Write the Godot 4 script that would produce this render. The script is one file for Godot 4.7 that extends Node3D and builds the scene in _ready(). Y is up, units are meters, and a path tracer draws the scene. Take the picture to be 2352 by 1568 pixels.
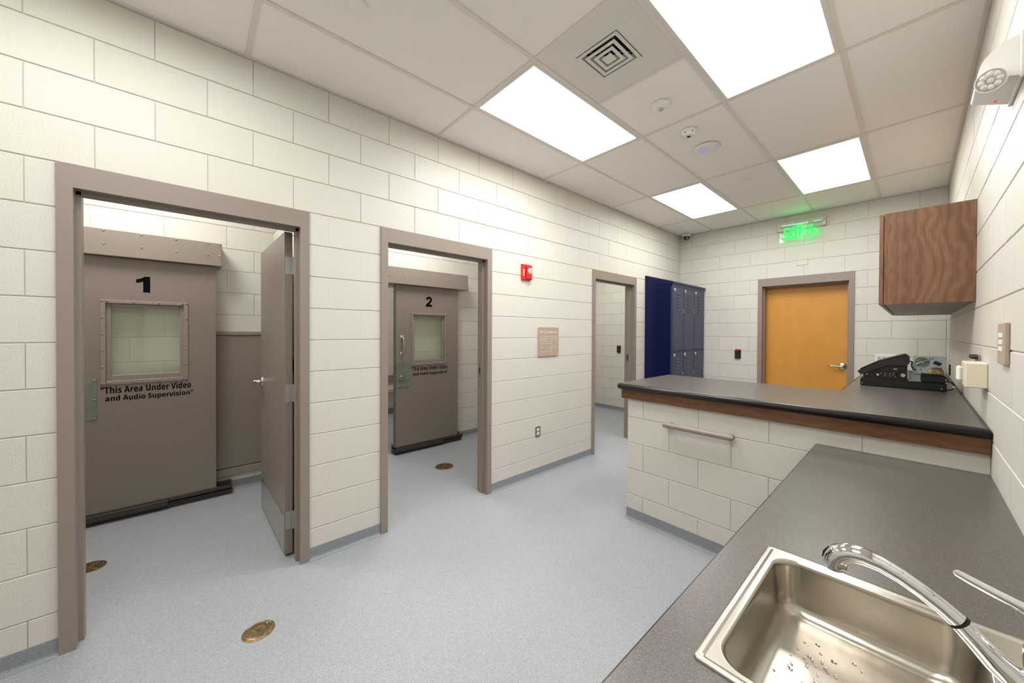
extends Node3D
# Police holding area: painted block walls, two sliding cell doors, service counter with sink.
# Left wall is x = 0, back wall is z = 0, floor is y = 0.

const H := 3.048          # ceiling
const W := 2.85           # right wall
const REAR := 7.6         # rear wall
const CW := -1.674         # wall of the cells, behind the vestibules
const COURSE := 0.2032
const TOP := 2.229        # top of the door frames

var M := {}
var used := {}
var block_cache := {}
var rng := RandomNumberGenerator.new()


# ---------------------------------------------------------------- shapes
class Sh:
	var st := SurfaceTool.new()
	var t := Transform3D.IDENTITY

	func _init(at := Transform3D.IDENTITY) -> void:
		t = at
		st.begin(Mesh.PRIMITIVE_TRIANGLES)

	func v(p: Vector3, n: Vector3) -> void:
		st.set_normal((t.basis * n).normalized())
		st.add_vertex(t * p)

	func tri3(a: Vector3, b: Vector3, c: Vector3, na: Vector3, nb: Vector3, nc: Vector3) -> void:
		var g := (c - a).cross(b - a)
		if g.length_squared() < 1e-18:
			return
		var flip := g.dot(na + nb + nc) < 0.0
		if t.basis.determinant() < 0.0:
			flip = not flip
		v(a, na)
		if flip:
			v(c, nc)
			v(b, nb)
		else:
			v(b, nb)
			v(c, nc)

	func tri(a: Vector3, b: Vector3, c: Vector3, n: Vector3) -> void:
		tri3(a, b, c, n, n, n)

	func quad(a: Vector3, b: Vector3, c: Vector3, d: Vector3, n: Vector3) -> void:
		tri(a, b, c, n)
		tri(a, c, d, n)

	func box(c: Vector3, s: Vector3, b := 0.0) -> void:
		var h := s * 0.5
		b = minf(b, minf(h.x, minf(h.y, h.z)) * 0.98)
		for ax in 3:
			var u := (ax + 1) % 3
			var w := (ax + 2) % 3
			for sg in [-1.0, 1.0]:
				var n := Vector3.ZERO
				n[ax] = sg
				var q := []
				for k in [[-1, -1], [1, -1], [1, 1], [-1, 1]]:
					var p := Vector3.ZERO
					p[ax] = sg * h[ax]
					p[u] = k[0] * (h[u] - b)
					p[w] = k[1] * (h[w] - b)
					q.append(c + p)
				quad(q[0], q[1], q[2], q[3], n)
			if b > 0.0:
				for su in [-1.0, 1.0]:
					for sw in [-1.0, 1.0]:
						var n := Vector3.ZERO
						n[u] = su
						n[w] = sw
						var p1 := Vector3.ZERO
						p1[u] = su * h[u]
						p1[w] = sw * (h[w] - b)
						var p2 := Vector3.ZERO
						p2[u] = su * (h[u] - b)
						p2[w] = sw * h[w]
						var e := Vector3.ZERO
						e[ax] = h[ax] - b
						quad(c + p1 - e, c + p1 + e, c + p2 + e, c + p2 - e, n.normalized())
		if b > 0.0:
			for sx in [-1.0, 1.0]:
				for sy in [-1.0, 1.0]:
					for sz in [-1.0, 1.0]:
						var s3 := Vector3(sx, sy, sz)
						tri(c + s3 * (h - Vector3(0, b, b)), c + s3 * (h - Vector3(b, 0, b)), c + s3 * (h - Vector3(b, b, 0)), s3.normalized())

	func span(a: Vector3, b: Vector3, bev := 0.0) -> void:   # box between two corners
		box((a + b) * 0.5, (b - a).abs(), bev)

	# solid of revolution about local y; profile of (radius, height) from bottom to top
	func lathe(prof: Array, seg := 20, smooth := true) -> void:
		var sn := []
		for i in prof.size() - 1:
			var d: Vector2 = prof[i + 1] - prof[i]
			sn.append(Vector2(d.y, -d.x).normalized())
		for i in prof.size() - 1:
			var n0: Vector2 = sn[i]
			var n1: Vector2 = sn[i]
			if smooth and i > 0 and sn[i - 1].dot(sn[i]) > 0.6:
				n0 = (sn[i - 1] + sn[i]).normalized()
			if smooth and i < sn.size() - 1 and sn[i + 1].dot(sn[i]) > 0.6:
				n1 = (sn[i + 1] + sn[i]).normalized()
			var p0: Vector2 = prof[i]
			var p1: Vector2 = prof[i + 1]
			for k in seg:
				var a := TAU * k / seg
				var b := TAU * (k + 1) / seg
				var ca := Vector3(cos(a), 0, sin(a))
				var cb := Vector3(cos(b), 0, sin(b))
				var y := Vector3.UP
				var q := [ca * p0.x + y * p0.y, cb * p0.x + y * p0.y, cb * p1.x + y * p1.y, ca * p1.x + y * p1.y]
				var m := [ca * n0.x + y * n0.y, cb * n0.x + y * n0.y, cb * n1.x + y * n1.y, ca * n1.x + y * n1.y]
				tri3(q[0], q[1], q[2], m[0], m[1], m[2])
				tri3(q[0], q[2], q[3], m[0], m[2], m[3])

	func tube(pts: Array, radii: Array, seg := 14, caps := true) -> void:
		var n := pts.size()
		var tang := []
		for i in n:
			var a: Vector3 = pts[maxi(i - 1, 0)]
			var b: Vector3 = pts[mini(i + 1, n - 1)]
			tang.append((b - a).normalized())
		var side: Vector3 = tang[0].cross(Vector3.UP if absf(tang[0].y) < 0.9 else Vector3.RIGHT).normalized()
		var rings := []
		var nor := []
		for i in n:
			side = (side - tang[i] * side.dot(tang[i])).normalized()
			var up: Vector3 = tang[i].cross(side)
			var r: float = radii[mini(i, radii.size() - 1)]
			var ring := []
			var nn := []
			for k in seg:
				var a := TAU * k / seg
				var d := side * cos(a) + up * sin(a)
				ring.append(pts[i] + d * r)
				nn.append(d)
			rings.append(ring)
			nor.append(nn)
		for i in n - 1:
			for k in seg:
				var j := (k + 1) % seg
				tri3(rings[i][k], rings[i][j], rings[i + 1][j], nor[i][k], nor[i][j], nor[i + 1][j])
				tri3(rings[i][k], rings[i + 1][j], rings[i + 1][k], nor[i][k], nor[i + 1][j], nor[i + 1][k])
		if caps:
			for k in seg:
				var j := (k + 1) % seg
				tri(pts[0], rings[0][k], rings[0][j], -tang[0])
				tri(pts[n - 1], rings[n - 1][k], rings[n - 1][j], tang[n - 1])

	# polygon in local xy pushed along z from z0 to z1
	func prism(poly: PackedVector2Array, z0: float, z1: float) -> void:
		var idx := Geometry2D.triangulate_polygon(poly)
		for i in range(0, idx.size(), 3):
			var a := poly[idx[i]]
			var b := poly[idx[i + 1]]
			var c := poly[idx[i + 2]]
			tri(Vector3(a.x, a.y, z1), Vector3(b.x, b.y, z1), Vector3(c.x, c.y, z1), Vector3(0, 0, 1))
			tri(Vector3(a.x, a.y, z0), Vector3(b.x, b.y, z0), Vector3(c.x, c.y, z0), Vector3(0, 0, -1))
		var cw := Geometry2D.is_polygon_clockwise(poly)
		for i in poly.size():
			var a := poly[i]
			var b := poly[(i + 1) % poly.size()]
			var d := b - a
			var n := Vector3(d.y, -d.x, 0).normalized()
			# is_polygon_clockwise follows a y-down plane: its true is anticlockwise here
			if signed_area(poly) < 0.0:
				n = -n
			quad(Vector3(a.x, a.y, z0), Vector3(b.x, b.y, z0), Vector3(b.x, b.y, z1), Vector3(a.x, a.y, z1), n)

	static func signed_area(poly: PackedVector2Array) -> float:
		var s := 0.0
		for i in poly.size():
			s += poly[i].cross(poly[(i + 1) % poly.size()])
		return s

	# rings of equal point counts, joined; smooth normals across
	func loft(rings: Array, cap_first := false, cap_last := false) -> void:
		var n: int = rings[0].size()
		var up := []
		for i in rings.size():
			var row := []
			for k in n:
				var a: Vector3 = rings[i][(k + 1) % n] - rings[i][(k + n - 1) % n]
				var b: Vector3 = rings[mini(i + 1, rings.size() - 1)][k] - rings[maxi(i - 1, 0)][k]
				row.append(a.cross(b).normalized())
			up.append(row)
		for i in rings.size() - 1:
			for k in n:
				var j := (k + 1) % n
				tri3(rings[i][k], rings[i][j], rings[i + 1][j], up[i][k], up[i][j], up[i + 1][j])
				tri3(rings[i][k], rings[i + 1][j], rings[i + 1][k], up[i][k], up[i + 1][j], up[i + 1][k])
		for e in [[cap_first, 0, -1.0], [cap_last, rings.size() - 1, 1.0]]:
			if e[0]:
				var c := Vector3.ZERO
				for p in rings[e[1]]:
					c += p / n
				var nn: Vector3 = (rings[e[1]][1] - rings[e[1]][0]).cross(rings[e[1]][2] - rings[e[1]][0])
				for k in n:
					var j := (k + 1) % n
					nn = up[e[1]][k] if nn.length() < 1e-9 else nn
					tri(c, rings[e[1]][k], rings[e[1]][j], Vector3.UP if e[2] > 0 else Vector3.DOWN)

	func mesh() -> ArrayMesh:
		return st.commit()


func rrect(x0: float, x1: float, y0: float, y1: float, r: float, seg := 5) -> PackedVector2Array:
	var out := PackedVector2Array()
	r = maxf(r, 0.0001)
	for c in [[x1 - r, y1 - r, 0.0], [x0 + r, y1 - r, PI / 2], [x0 + r, y0 + r, PI], [x1 - r, y0 + r, PI * 1.5]]:
		for k in seg + 1:
			var a: float = c[2] + PI / 2 * k / seg
			out.append(Vector2(c[0] + r * cos(a), c[1] + r * sin(a)))
	return out


func ngon(r: float, seg := 20, cx := 0.0, cy := 0.0) -> PackedVector2Array:
	var out := PackedVector2Array()
	for k in seg:
		out.append(Vector2(cx + r * cos(TAU * k / seg), cy + r * sin(TAU * k / seg)))
	return out


func inset(poly: PackedVector2Array, d: float) -> PackedVector2Array:   # anticlockwise polygon moved inwards
	var out := PackedVector2Array()
	var n := poly.size()
	for i in n:
		var a := (poly[i] - poly[(i + n - 1) % n]).normalized()
		var b := (poly[(i + 1) % n] - poly[i]).normalized()
		var na := Vector2(-a.y, a.x)
		var nb := Vector2(-b.y, b.x)
		var m := (na + nb).normalized()
		out.append(poly[i] + m * d / maxf(m.dot(na), 0.3))
	return out


# ---------------------------------------------------------------- naming
func numbered(called: String) -> String:
	if not used.has(called):
		used[called] = 0
		return called
	used[called] += 1
	return "%s_%03d" % [called, used[called]]


func thing(called: String, label: String, category: String, at := Vector3.ZERO, group := "") -> Node3D:
	var o := Node3D.new()
	o.name = numbered(called)
	add_child(o)
	o.position = at
	meta(o, label, category, group)
	return o


func meta(o: Node3D, label: String, category: String, group := "") -> void:
	o.set_meta("label", label)
	o.set_meta("category", category)
	if group:
		o.set_meta("group", group)


func structure(called: String, label: String, category: String) -> Node3D:
	var o := thing(called, label, category)
	o.set_meta("kind", "structure")
	return o


func put(called: String, m: Mesh, mat: Material, parent: Node3D, at := Transform3D.IDENTITY) -> MeshInstance3D:
	var o := MeshInstance3D.new()
	o.name = called
	o.mesh = m
	o.material_override = mat
	o.transform = at
	parent.add_child(o, true)
	return o


func part(called: String, sh: Sh, mat: Material, parent: Node3D, label := "") -> MeshInstance3D:
	var o := put(called, sh.mesh(), mat, parent)
	if label:
		o.set_meta("label", label)
	return o


func pos(x: float, y: float, z: float) -> Transform3D:
	return Transform3D(Basis.IDENTITY, Vector3(x, y, z))


# bases that turn local +z (and +y) towards a wall's outward normal
func facing(n: Vector3, at: Vector3) -> Transform3D:
	if absf(n.y) > 0.5:
		return Transform3D(Basis(Vector3.RIGHT, Vector3(0, 0, -signf(n.y)), n), at)
	return Transform3D(Basis(Vector3.UP.cross(n), Vector3.UP, n), at)


func stud_basis(n: Vector3, at: Vector3) -> Transform3D:   # local +y along n
	var s := n.cross(Vector3.UP if absf(n.y) < 0.9 else Vector3.RIGHT).normalized()
	return Transform3D(Basis(s, n, s.cross(n)), at)


# ---------------------------------------------------------------- materials
func mat(c: Color, rough := 0.5, metal := 0.0, spec := 0.5) -> StandardMaterial3D:
	var m := StandardMaterial3D.new()
	m.albedo_color = c
	m.roughness = rough
	m.metallic = metal
	m.metallic_specular = spec
	return m


func planar(m: StandardMaterial3D, scale: float) -> StandardMaterial3D:
	m.uv1_triplanar = true
	m.uv1_world_triplanar = true
	m.uv1_scale = Vector3.ONE * scale
	m.uv1_triplanar_sharpness = 4.0
	return m


func noise_tex(freq: float, size := 512, octaves := 3, bump := 0.0, seed_ := 1, ramp: Gradient = null) -> NoiseTexture2D:
	var n := FastNoiseLite.new()
	n.noise_type = FastNoiseLite.TYPE_SIMPLEX_SMOOTH
	n.frequency = freq
	n.fractal_octaves = octaves
	n.seed = seed_
	var t := NoiseTexture2D.new()
	t.width = size
	t.height = size
	t.seamless = true
	t.noise = n
	if bump > 0.0:
		t.as_normal_map = true
		t.bump_strength = bump
	if ramp:
		t.color_ramp = ramp
	return t


func speckle(size: int, cols: Array, weights: Array, seed_: int) -> ImageTexture:
	var r := RandomNumberGenerator.new()
	r.seed = seed_
	var data := PackedByteArray()
	data.resize(size * size * 3)
	var table := PackedByteArray()
	for i in cols.size():
		for k in int(weights[i]):
			table.append(i)
	for i in size * size:
		var c: Color = cols[table[r.randi() % table.size()]]
		data[i * 3] = c.r8
		data[i * 3 + 1] = c.g8
		data[i * 3 + 2] = c.b8
	return ImageTexture.create_from_image(Image.create_from_data(size, size, false, Image.FORMAT_RGB8, data))


# straight and arched grain; "across" lays it along u instead of v
func wood(size: int, dark: Color, light: Color, seed_: int, across: bool, arch: float, ring_k: float, fine_k: float) -> ImageTexture:
	var n := FastNoiseLite.new()
	n.seed = seed_
	n.frequency = 1.0
	n.fractal_octaves = 2
	var im := Image.create(size, size, false, Image.FORMAT_RGB8)
	for y in size:
		for x in size:
			var a := float(x) / size
			var b := float(y) / size
			var w := absf(b * 2.0 - 1.0)
			var warp := n.get_noise_2d(a * 2.2, w * 1.1) * arch
			var rings := 0.5 + 0.5 * sin((a + warp) * 88.0 + n.get_noise_2d(a * 9.0, w * 1.5) * 2.0)
			var fine := n.get_noise_2d(a * 110.0, w * 2.5 + 7.0)
			var broad := n.get_noise_2d(a * 6.0 + 20.0, w * 0.8)
			var k := clampf(0.5 + ring_k * (rings - 0.5) + fine_k * fine + 0.22 * broad, 0.0, 1.0)
			var c := dark.lerp(light, k)
			if across:
				im.set_pixel(y, x, c)
			else:
				im.set_pixel(x, y, c)
	return ImageTexture.create_from_image(im)


func ramp(cols: Array) -> Gradient:
	var g := Gradient.new()
	var off := PackedFloat32Array()
	var cc := PackedColorArray()
	for i in cols.size():
		off.append(float(i) / (cols.size() - 1))
		cc.append(cols[i])
	g.offsets = off
	g.colors = cc
	return g


func make_materials() -> void:
	var pits := noise_tex(0.09, 512, 3, 3.0, 3)
	M.paint = []
	for c in [Color(0.848, 0.834, 0.798), Color(0.843, 0.829, 0.793), Color(0.853, 0.839, 0.803)]:
		var m := planar(mat(c, 0.5), 2.2)
		m.normal_enabled = true
		m.normal_texture = pits
		m.normal_scale = 0.30
		M.paint.append(m)
	M.joint = planar(mat(Color(0.838, 0.822, 0.785), 0.5), 2.2)
	M.plain_wall = planar(mat(Color(0.848, 0.834, 0.798), 0.5), 2.2)
	var fl := speckle(768, [Color(0.615, 0.64, 0.66), Color(0.68, 0.683, 0.695), Color(0.585, 0.595, 0.622), Color(0.76, 0.76, 0.76), Color(0.47, 0.485, 0.53)], [40, 26, 22, 7, 5], 11)
	M.floor = planar(mat(Color(1, 1, 1), 0.5), 0.75)
	M.floor.albedo_texture = fl
	M.floor.normal_enabled = true
	M.floor.normal_texture = noise_tex(0.06, 512, 2, 2.0, 8)
	M.floor.normal_scale = 0.3
	M.cove = planar(mat(Color(0.88, 0.89, 0.90), 0.5), 0.75)  # floor speckle darkened: shade of the upright base put into the colour
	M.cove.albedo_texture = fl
	M.steel_paint = planar(mat(Color(0.575, 0.53, 0.492), 0.36), 3.0)
	M.steel_paint.normal_enabled = true
	M.steel_paint.normal_texture = noise_tex(0.05, 256, 2, 1.0, 21)
	M.steel_paint.normal_scale = 0.25
	M.door_paint = planar(mat(Color(0.54, 0.495, 0.455), 0.4), 3.0)
	M.door_paint.normal_enabled = true
	M.door_paint.normal_texture = M.steel_paint.normal_texture
	M.door_paint.normal_scale = 0.3
	M.track = mat(Color(0.24, 0.215, 0.195), 0.4)
	M.black_gap = mat(Color(0.03, 0.03, 0.03), 0.6)
	M.letter = mat(Color(0.02, 0.02, 0.022), 0.75, 0.0, 0.2)
	M.tile = planar(mat(Color(0.975, 0.955, 0.93), 0.9, 0.0, 0.3), 3.0)
	M.tile.normal_enabled = true
	M.tile.normal_texture = noise_tex(0.12, 512, 3, 2.0, 31)
	M.tile.normal_scale = 0.2
	M.grid = mat(Color(0.90, 0.87, 0.84), 0.5)
	M.white_metal = mat(Color(0.89, 0.87, 0.84), 0.45)
	M.white = mat(Color(0.93, 0.925, 0.91), 0.4)
	M.lens = mat(Color(1, 1, 1), 0.5)
	M.lens.emission_enabled = true
	M.lens.emission = Color(1.0, 0.995, 0.98)
	M.lens.emission_energy_multiplier = 2.2
	var lam := speckle(512, [Color(0.345, 0.32, 0.30), Color(0.375, 0.35, 0.325), Color(0.31, 0.285, 0.27), Color(0.50, 0.47, 0.44), Color(0.23, 0.21, 0.20)], [38, 26, 24, 5, 7], 5)
	M.laminate = planar(mat(Color(1, 1, 1), 0.33, 0.0, 0.55), 1.4)
	M.laminate.albedo_texture = lam
	M.laminate.normal_enabled = true
	M.laminate.normal_texture = noise_tex(0.16, 512, 2, 2.0, 44)
	M.laminate.normal_scale = 0.05
	M.laminate_edge = mat(Color(0.115, 0.105, 0.11), 0.3)  # upper counter: dark reflections put into the colour; lower counter: black trim
	M.walnut = planar(mat(Color(1, 1, 1), 0.38), 1.6)
	M.walnut.albedo_texture = wood(512, Color(0.37, 0.25, 0.17), Color(0.565, 0.41, 0.295), 4, false, 0.06, 0.34, 0.30)
	M.walnut_across = planar(mat(Color(1, 1, 1), 0.4), 1.6)
	M.walnut_across.albedo_texture = wood(512, Color(0.30, 0.185, 0.105), Color(0.50, 0.345, 0.22), 9, true, 0.06, 0.3, 0.3)
	M.maple = planar(mat(Color(1, 1, 1), 0.4), 0.9)
	M.maple.albedo_texture = wood(512, Color(0.79, 0.545, 0.215), Color(0.875, 0.63, 0.28), 15, false, 0.05, 0.0, 0.12)
	M.cab_under = mat(Color(0.62, 0.59, 0.54), 0.5)
	M.stainless = planar(mat(Color(0.76, 0.735, 0.695), 0.25, 1.0), 3.0)
	M.stainless.normal_enabled = true
	M.stainless.normal_texture = noise_tex(0.03, 256, 2, 1.0, 61)
	M.stainless.normal_scale = 0.12
	M.brushed = mat(Color(0.68, 0.665, 0.64), 0.32, 1.0)
	M.zinc = mat(Color(0.66, 0.65, 0.63), 0.38, 0.4)
	M.chrome = mat(Color(0.90, 0.905, 0.91), 0.05, 1.0)
	M.nickel = mat(Color(0.80, 0.785, 0.76), 0.18, 1.0)
	M.galv = planar(mat(Color(1, 1, 1), 0.42, 0.25), 2.4)
	M.galv.albedo_texture = noise_tex(0.02, 256, 4, 0.0, 71, ramp([Color(0.44, 0.48, 0.42), Color(0.49, 0.525, 0.465), Color(0.54, 0.57, 0.51)]))
	M.brass = planar(mat(Color(1, 1, 1), 0.42, 0.75), 8.0)
	M.brass.albedo_texture = noise_tex(0.02, 256, 4, 0.0, 72, ramp([Color(0.44, 0.37, 0.25), Color(0.58, 0.50, 0.36), Color(0.68, 0.60, 0.46)]))
	M.glass = mat(Color(0.70, 0.80, 0.58, 0.10), 0.05)
	M.glass.transparency = BaseMaterial3D.TRANSPARENCY_ALPHA
	M.acrylic = mat(Color(0.72, 0.95, 0.80, 0.10), 0.05)
	M.acrylic.transparency = BaseMaterial3D.TRANSPARENCY_ALPHA
	M.clear = mat(Color(0.95, 0.95, 0.95, 0.25), 0.08)
	M.clear.transparency = BaseMaterial3D.TRANSPARENCY_ALPHA
	M.navy = mat(Color(0.03, 0.085, 0.26), 0.24, 0.0, 0.35)
	M.navy_sheen = planar(mat(Color(0.185, 0.20, 0.32), 0.34), 3.0)  # paler than the body: glossy reflection put into the colour
	M.navy_dark = mat(Color(0.05, 0.055, 0.12), 0.5)
	M.black = mat(Color(0.035, 0.033, 0.035), 0.42)
	M.black_soft = mat(Color(0.13, 0.118, 0.118), 0.5)
	M.rubber = mat(Color(0.03, 0.03, 0.03), 0.6)
	M.red = mat(Color(0.85, 0.10, 0.07), 0.35)
	M.cream = mat(Color(0.87, 0.84, 0.75), 0.5)
	M.sign = mat(Color(0.70, 0.63, 0.565), 0.5)
	M.sign_line = mat(Color(0.90, 0.86, 0.81), 0.5)
	M.chassis = mat(Color(0.68, 0.73, 0.73), 0.4, 0.2)
	M.alu = mat(Color(0.76, 0.74, 0.71), 0.38, 0.3)
	M.bench = mat(Color(0.78, 0.74, 0.64), 0.55)
	M.green_glow = glow(Color(0.0, 1.0, 0.30), 2.2)
	M.led_green = glow(Color(0.55, 1.0, 0.85), 2.0)
	M.led_red = glow(Color(0.9, 0.10, 0.10), 0.8)
	M.led_blue = glow(Color(0.50, 0.45, 1.0), 1.0)
	M.drop = mat(Color(1, 1, 1, 0.0), 0.02)
	M.drop.refraction_enabled = true
	M.drop.refraction_scale = 0.033


func glow(c: Color, e: float) -> StandardMaterial3D:
	var m := mat(c, 0.4)
	m.emission_enabled = true
	m.emission = c
	m.emission_energy_multiplier = e
	return m


# ---------------------------------------------------------------- camera and light
func camera_and_light() -> void:
	var cam := Camera3D.new()
	cam.name = "camera"
	var f := 826.345
	cam.projection = Camera3D.PROJECTION_FRUSTUM
	cam.near = 0.05
	cam.far = 60.0
	cam.size = 0.05 * 1568.0 / f
	cam.frustum_offset = Vector2(-(1203.248 - 1176.0), 769.785 - 784.0) / f * 0.05
	cam.transform = Transform3D(Basis.from_euler(Vector3(-0.0094513, 0.8266467, 0.0049547)), Vector3(2.618788, 1.475615, 5.889011))
	add_child(cam)
	cam.current = true
	var e := Environment.new()
	e.background_mode = Environment.BG_COLOR
	e.background_color = Color(0.02, 0.02, 0.02)
	e.tonemap_mode = Environment.TONE_MAPPER_LINEAR
	e.tonemap_exposure = 1.0
	e.sdfgi_enabled = true
	e.ssao_enabled = true
	e.ssil_enabled = true
	var we := WorldEnvironment.new()
	we.name = "world_environment"
	we.environment = e
	add_child(we)


func troffer(label: String, x0: float, x1: float, z0: float, z1: float, energy: float, y := H, col := Color(1.0, 0.998, 0.99)) -> void:
	var c := Vector3((x0 + x1) / 2, y, (z0 + z1) / 2)
	var t := thing("ceiling_light", label, "ceiling light", c, "flat panel ceiling lights")
	var hx := (x1 - x0) / 2
	var hz := (z1 - z0) / 2
	var fr := Sh.new()
	var b := 0.022
	for s in [-1.0, 1.0]:
		fr.span(Vector3(s * hx, -0.004, -hz), Vector3(s * (hx - b), 0.09, hz), 0.002)
		fr.span(Vector3(-hx + b, -0.004, s * hz), Vector3(hx - b, 0.09, s * (hz - b)), 0.002)
	fr.span(Vector3(-hx, 0.09, -hz), Vector3(hx, 0.1, hz))
	part("frame", fr, M.white_metal, t)
	var ln := Sh.new()
	ln.span(Vector3(-hx + b, 0.042, -hz + b), Vector3(hx - b, 0.05, hz - b))
	part("diffuser_panel", ln, M.lens, t)
	var l := AreaLight3D.new()
	l.name = "panel_light"
	l.area_size = Vector2((hx - b) * 2, (hz - b) * 2)
	l.light_energy = energy
	l.light_color = col
	l.area_range = 20.0
	l.shadow_enabled = true
	l.transform = Transform3D(Basis(Vector3.RIGHT, -PI / 2), Vector3(0, 0.038, 0))
	t.add_child(l)


# ---------------------------------------------------------------- block walls
func block_mesh(w: float, h: float, filled := false) -> ArrayMesh:
	var key := "%d_%d_%s" % [roundi(w * 1000), roundi(h * 1000), filled]
	if block_cache.has(key):
		return block_cache[key]
	var s := Sh.new()
	add_block(s, w, h, filled)
	block_cache[key] = s.mesh()
	return block_cache[key]


func add_block(s: Sh, w: float, h: float, filled := false) -> void:
	var hw := w / 2
	var hh := h / 2
	var cx := minf(0.0002 if filled else 0.0013, hw * 0.4)
	var cy := 0.0024
	var d := -0.007
	var f := [Vector3(-hw + cx, -hh + cy, 0), Vector3(hw - cx, -hh + cy, 0), Vector3(hw - cx, hh - cy, 0), Vector3(-hw + cx, hh - cy, 0)]
	var g := [Vector3(-hw, -hh, -0.0022), Vector3(hw, -hh, -0.0022), Vector3(hw, hh, -0.0022), Vector3(-hw, hh, -0.0022)]
	var k := [Vector3(-hw, -hh, d), Vector3(hw, -hh, d), Vector3(hw, hh, d), Vector3(-hw, hh, d)]
	s.quad(f[0], f[1], f[2], f[3], Vector3(0, 0, 1))
	var nn := [Vector3(0, -1, 0), Vector3(1, 0, 0), Vector3(0, 1, 0), Vector3(-1, 0, 0)]
	for i in 4:
		var j := (i + 1) % 4
		s.quad(f[i], f[j], g[j], g[i], (nn[i] + Vector3(0, 0, 0.8)).normalized())
		s.quad(g[i], g[j], k[j], k[i], nn[i])


# one face of a block wall. axis: 0 along x, 2 along z; face: the plane's coordinate; n: outward normal
func blocks(parent: Node3D, axis: int, face: float, n: Vector3, u0: float, u1: float, y0: float, y1: float, opens: Array, ju: float, pitch: float, joined := false) -> void:
	var sh := Sh.new()
	for k in 17:
		var ya := maxf(k * COURSE - 0.006, y0)
		var yb := minf((k + 1) * COURSE - 0.006, y1)
		if yb - ya < 0.012:
			continue
		var first := ju + (pitch / 2 if k % 2 else 0.0)
		first -= ceilf((first - u0) / pitch) * pitch
		var cuts := []
		var c := first
		while c < u1:
			cuts.append([maxf(c, u0), minf(c + pitch, u1)])
			c += pitch
		for o in opens:
			if o[2] >= yb - 0.02 or o[3] <= ya + 0.02:
				continue
			var next := []
			for q in cuts:
				if q[1] <= o[0] or q[0] >= o[1]:
					next.append(q)
					continue
				if q[0] < o[0]:
					next.append([q[0], o[0]])
				if q[1] > o[1]:
					next.append([o[1], q[1]])
			cuts = next
		for q in cuts:
			if q[1] - q[0] < 0.012:
				continue
			# head joints filled flush with paint on the piers between the doorways
			var filled: bool = axis == 2 and face == 0.0 and q[0] > 2.3 and q[1] < 5.35 and ya < TOP - 0.05
			var w: float = q[1] - q[0] - (0.0002 if filled else 0.0025)
			var h := yb - ya - 0.0045
			var u: float = (q[0] + q[1]) / 2
			var p := Vector3(u, (ya + yb) / 2, 0)
			if axis == 0:
				p.z = face
			else:
				p = Vector3(face, p.y, u)
			var t := facing(n, p + n * (0.0 if filled else rng.randf_range(-0.0004, 0.0006)))
			if joined:
				sh.t = t
				add_block(sh, w, h)
			else:
				put("block", block_mesh(w, h, filled), M.paint[0 if filled else rng.randi() % 3], parent, t)
	if joined:
		part("blockwork", sh, M.paint[0], parent).set_meta("kind", "stuff")


# solid wall body with openings, its faces a little behind the faces of the blocks
func core(parent: Node3D, axis: int, a0: float, a1: float, u0: float, u1: float, opens: Array, h := H + 0.25) -> void:
	var sh := Sh.new()
	var cuts := [u0, u1]
	for o in opens:
		cuts.append(o[0])
		cuts.append(o[1])
	cuts.sort()
	for i in cuts.size() - 1:
		if cuts[i + 1] - cuts[i] < 0.001:
			continue
		var mid: float = (cuts[i] + cuts[i + 1]) / 2
		var low := 0.0
		for o in opens:
			if mid > o[0] and mid < o[1]:
				low = o[3]
		if axis == 0:
			sh.span(Vector3(cuts[i], low, a0), Vector3(cuts[i + 1], h, a1))
		else:
			sh.span(Vector3(a0, low, cuts[i]), Vector3(a1, h, cuts[i + 1]))
	part("mortar_bed", sh, M.joint, parent)


func cove_strip(parent: Node3D, axis: int, face: float, n: Vector3, u0: float, u1: float, top := 0.08) -> void:
	var r := 0.022
	var prof := PackedVector2Array([Vector2(-0.004, 0), Vector2(-0.004, top), Vector2(0.0025, top), Vector2(0.0035, top - 0.001)])
	for k in 6:
		var a := PI / 2 * k / 5
		prof.append(Vector2(0.0035 + r - r * cos(a), r - r * sin(a) + 0.0008))
	prof.append(Vector2(0.0035 + r, 0))
	var sh := Sh.new()
	# local x is outward, local z runs along the wall
	var along := Vector3.RIGHT if axis == 0 else Vector3.BACK
	var o := Vector3(0, 0, face) if axis == 0 else Vector3(face, 0, 0)
	sh.t = Transform3D(Basis(n, Vector3.UP, along), o)
	sh.prism(prof, u0, u1)
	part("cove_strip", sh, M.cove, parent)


# ---------------------------------------------------------------- door frames
# hollow metal frame. axis: along which the opening runs; face: plane of the room side; n: outward normal there
func frame_profile(deep: bool) -> PackedVector2Array:
	if not deep:
		return PackedVector2Array([Vector2(0, 0.013), Vector2(0.05, 0.013), Vector2(0.05, -0.045), Vector2(0.066, -0.045), Vector2(0.066, -0.092), Vector2(0.05, -0.092), Vector2(0.05, -0.137), Vector2(0, -0.137)])
	return PackedVector2Array([Vector2(0, 0.013), Vector2(0.05, 0.013), Vector2(0.05, -0.05), Vector2(0.066, -0.05), Vector2(0.066, -0.155), Vector2(0.05, -0.155), Vector2(0.05, -0.214), Vector2(0, -0.214)])


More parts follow.
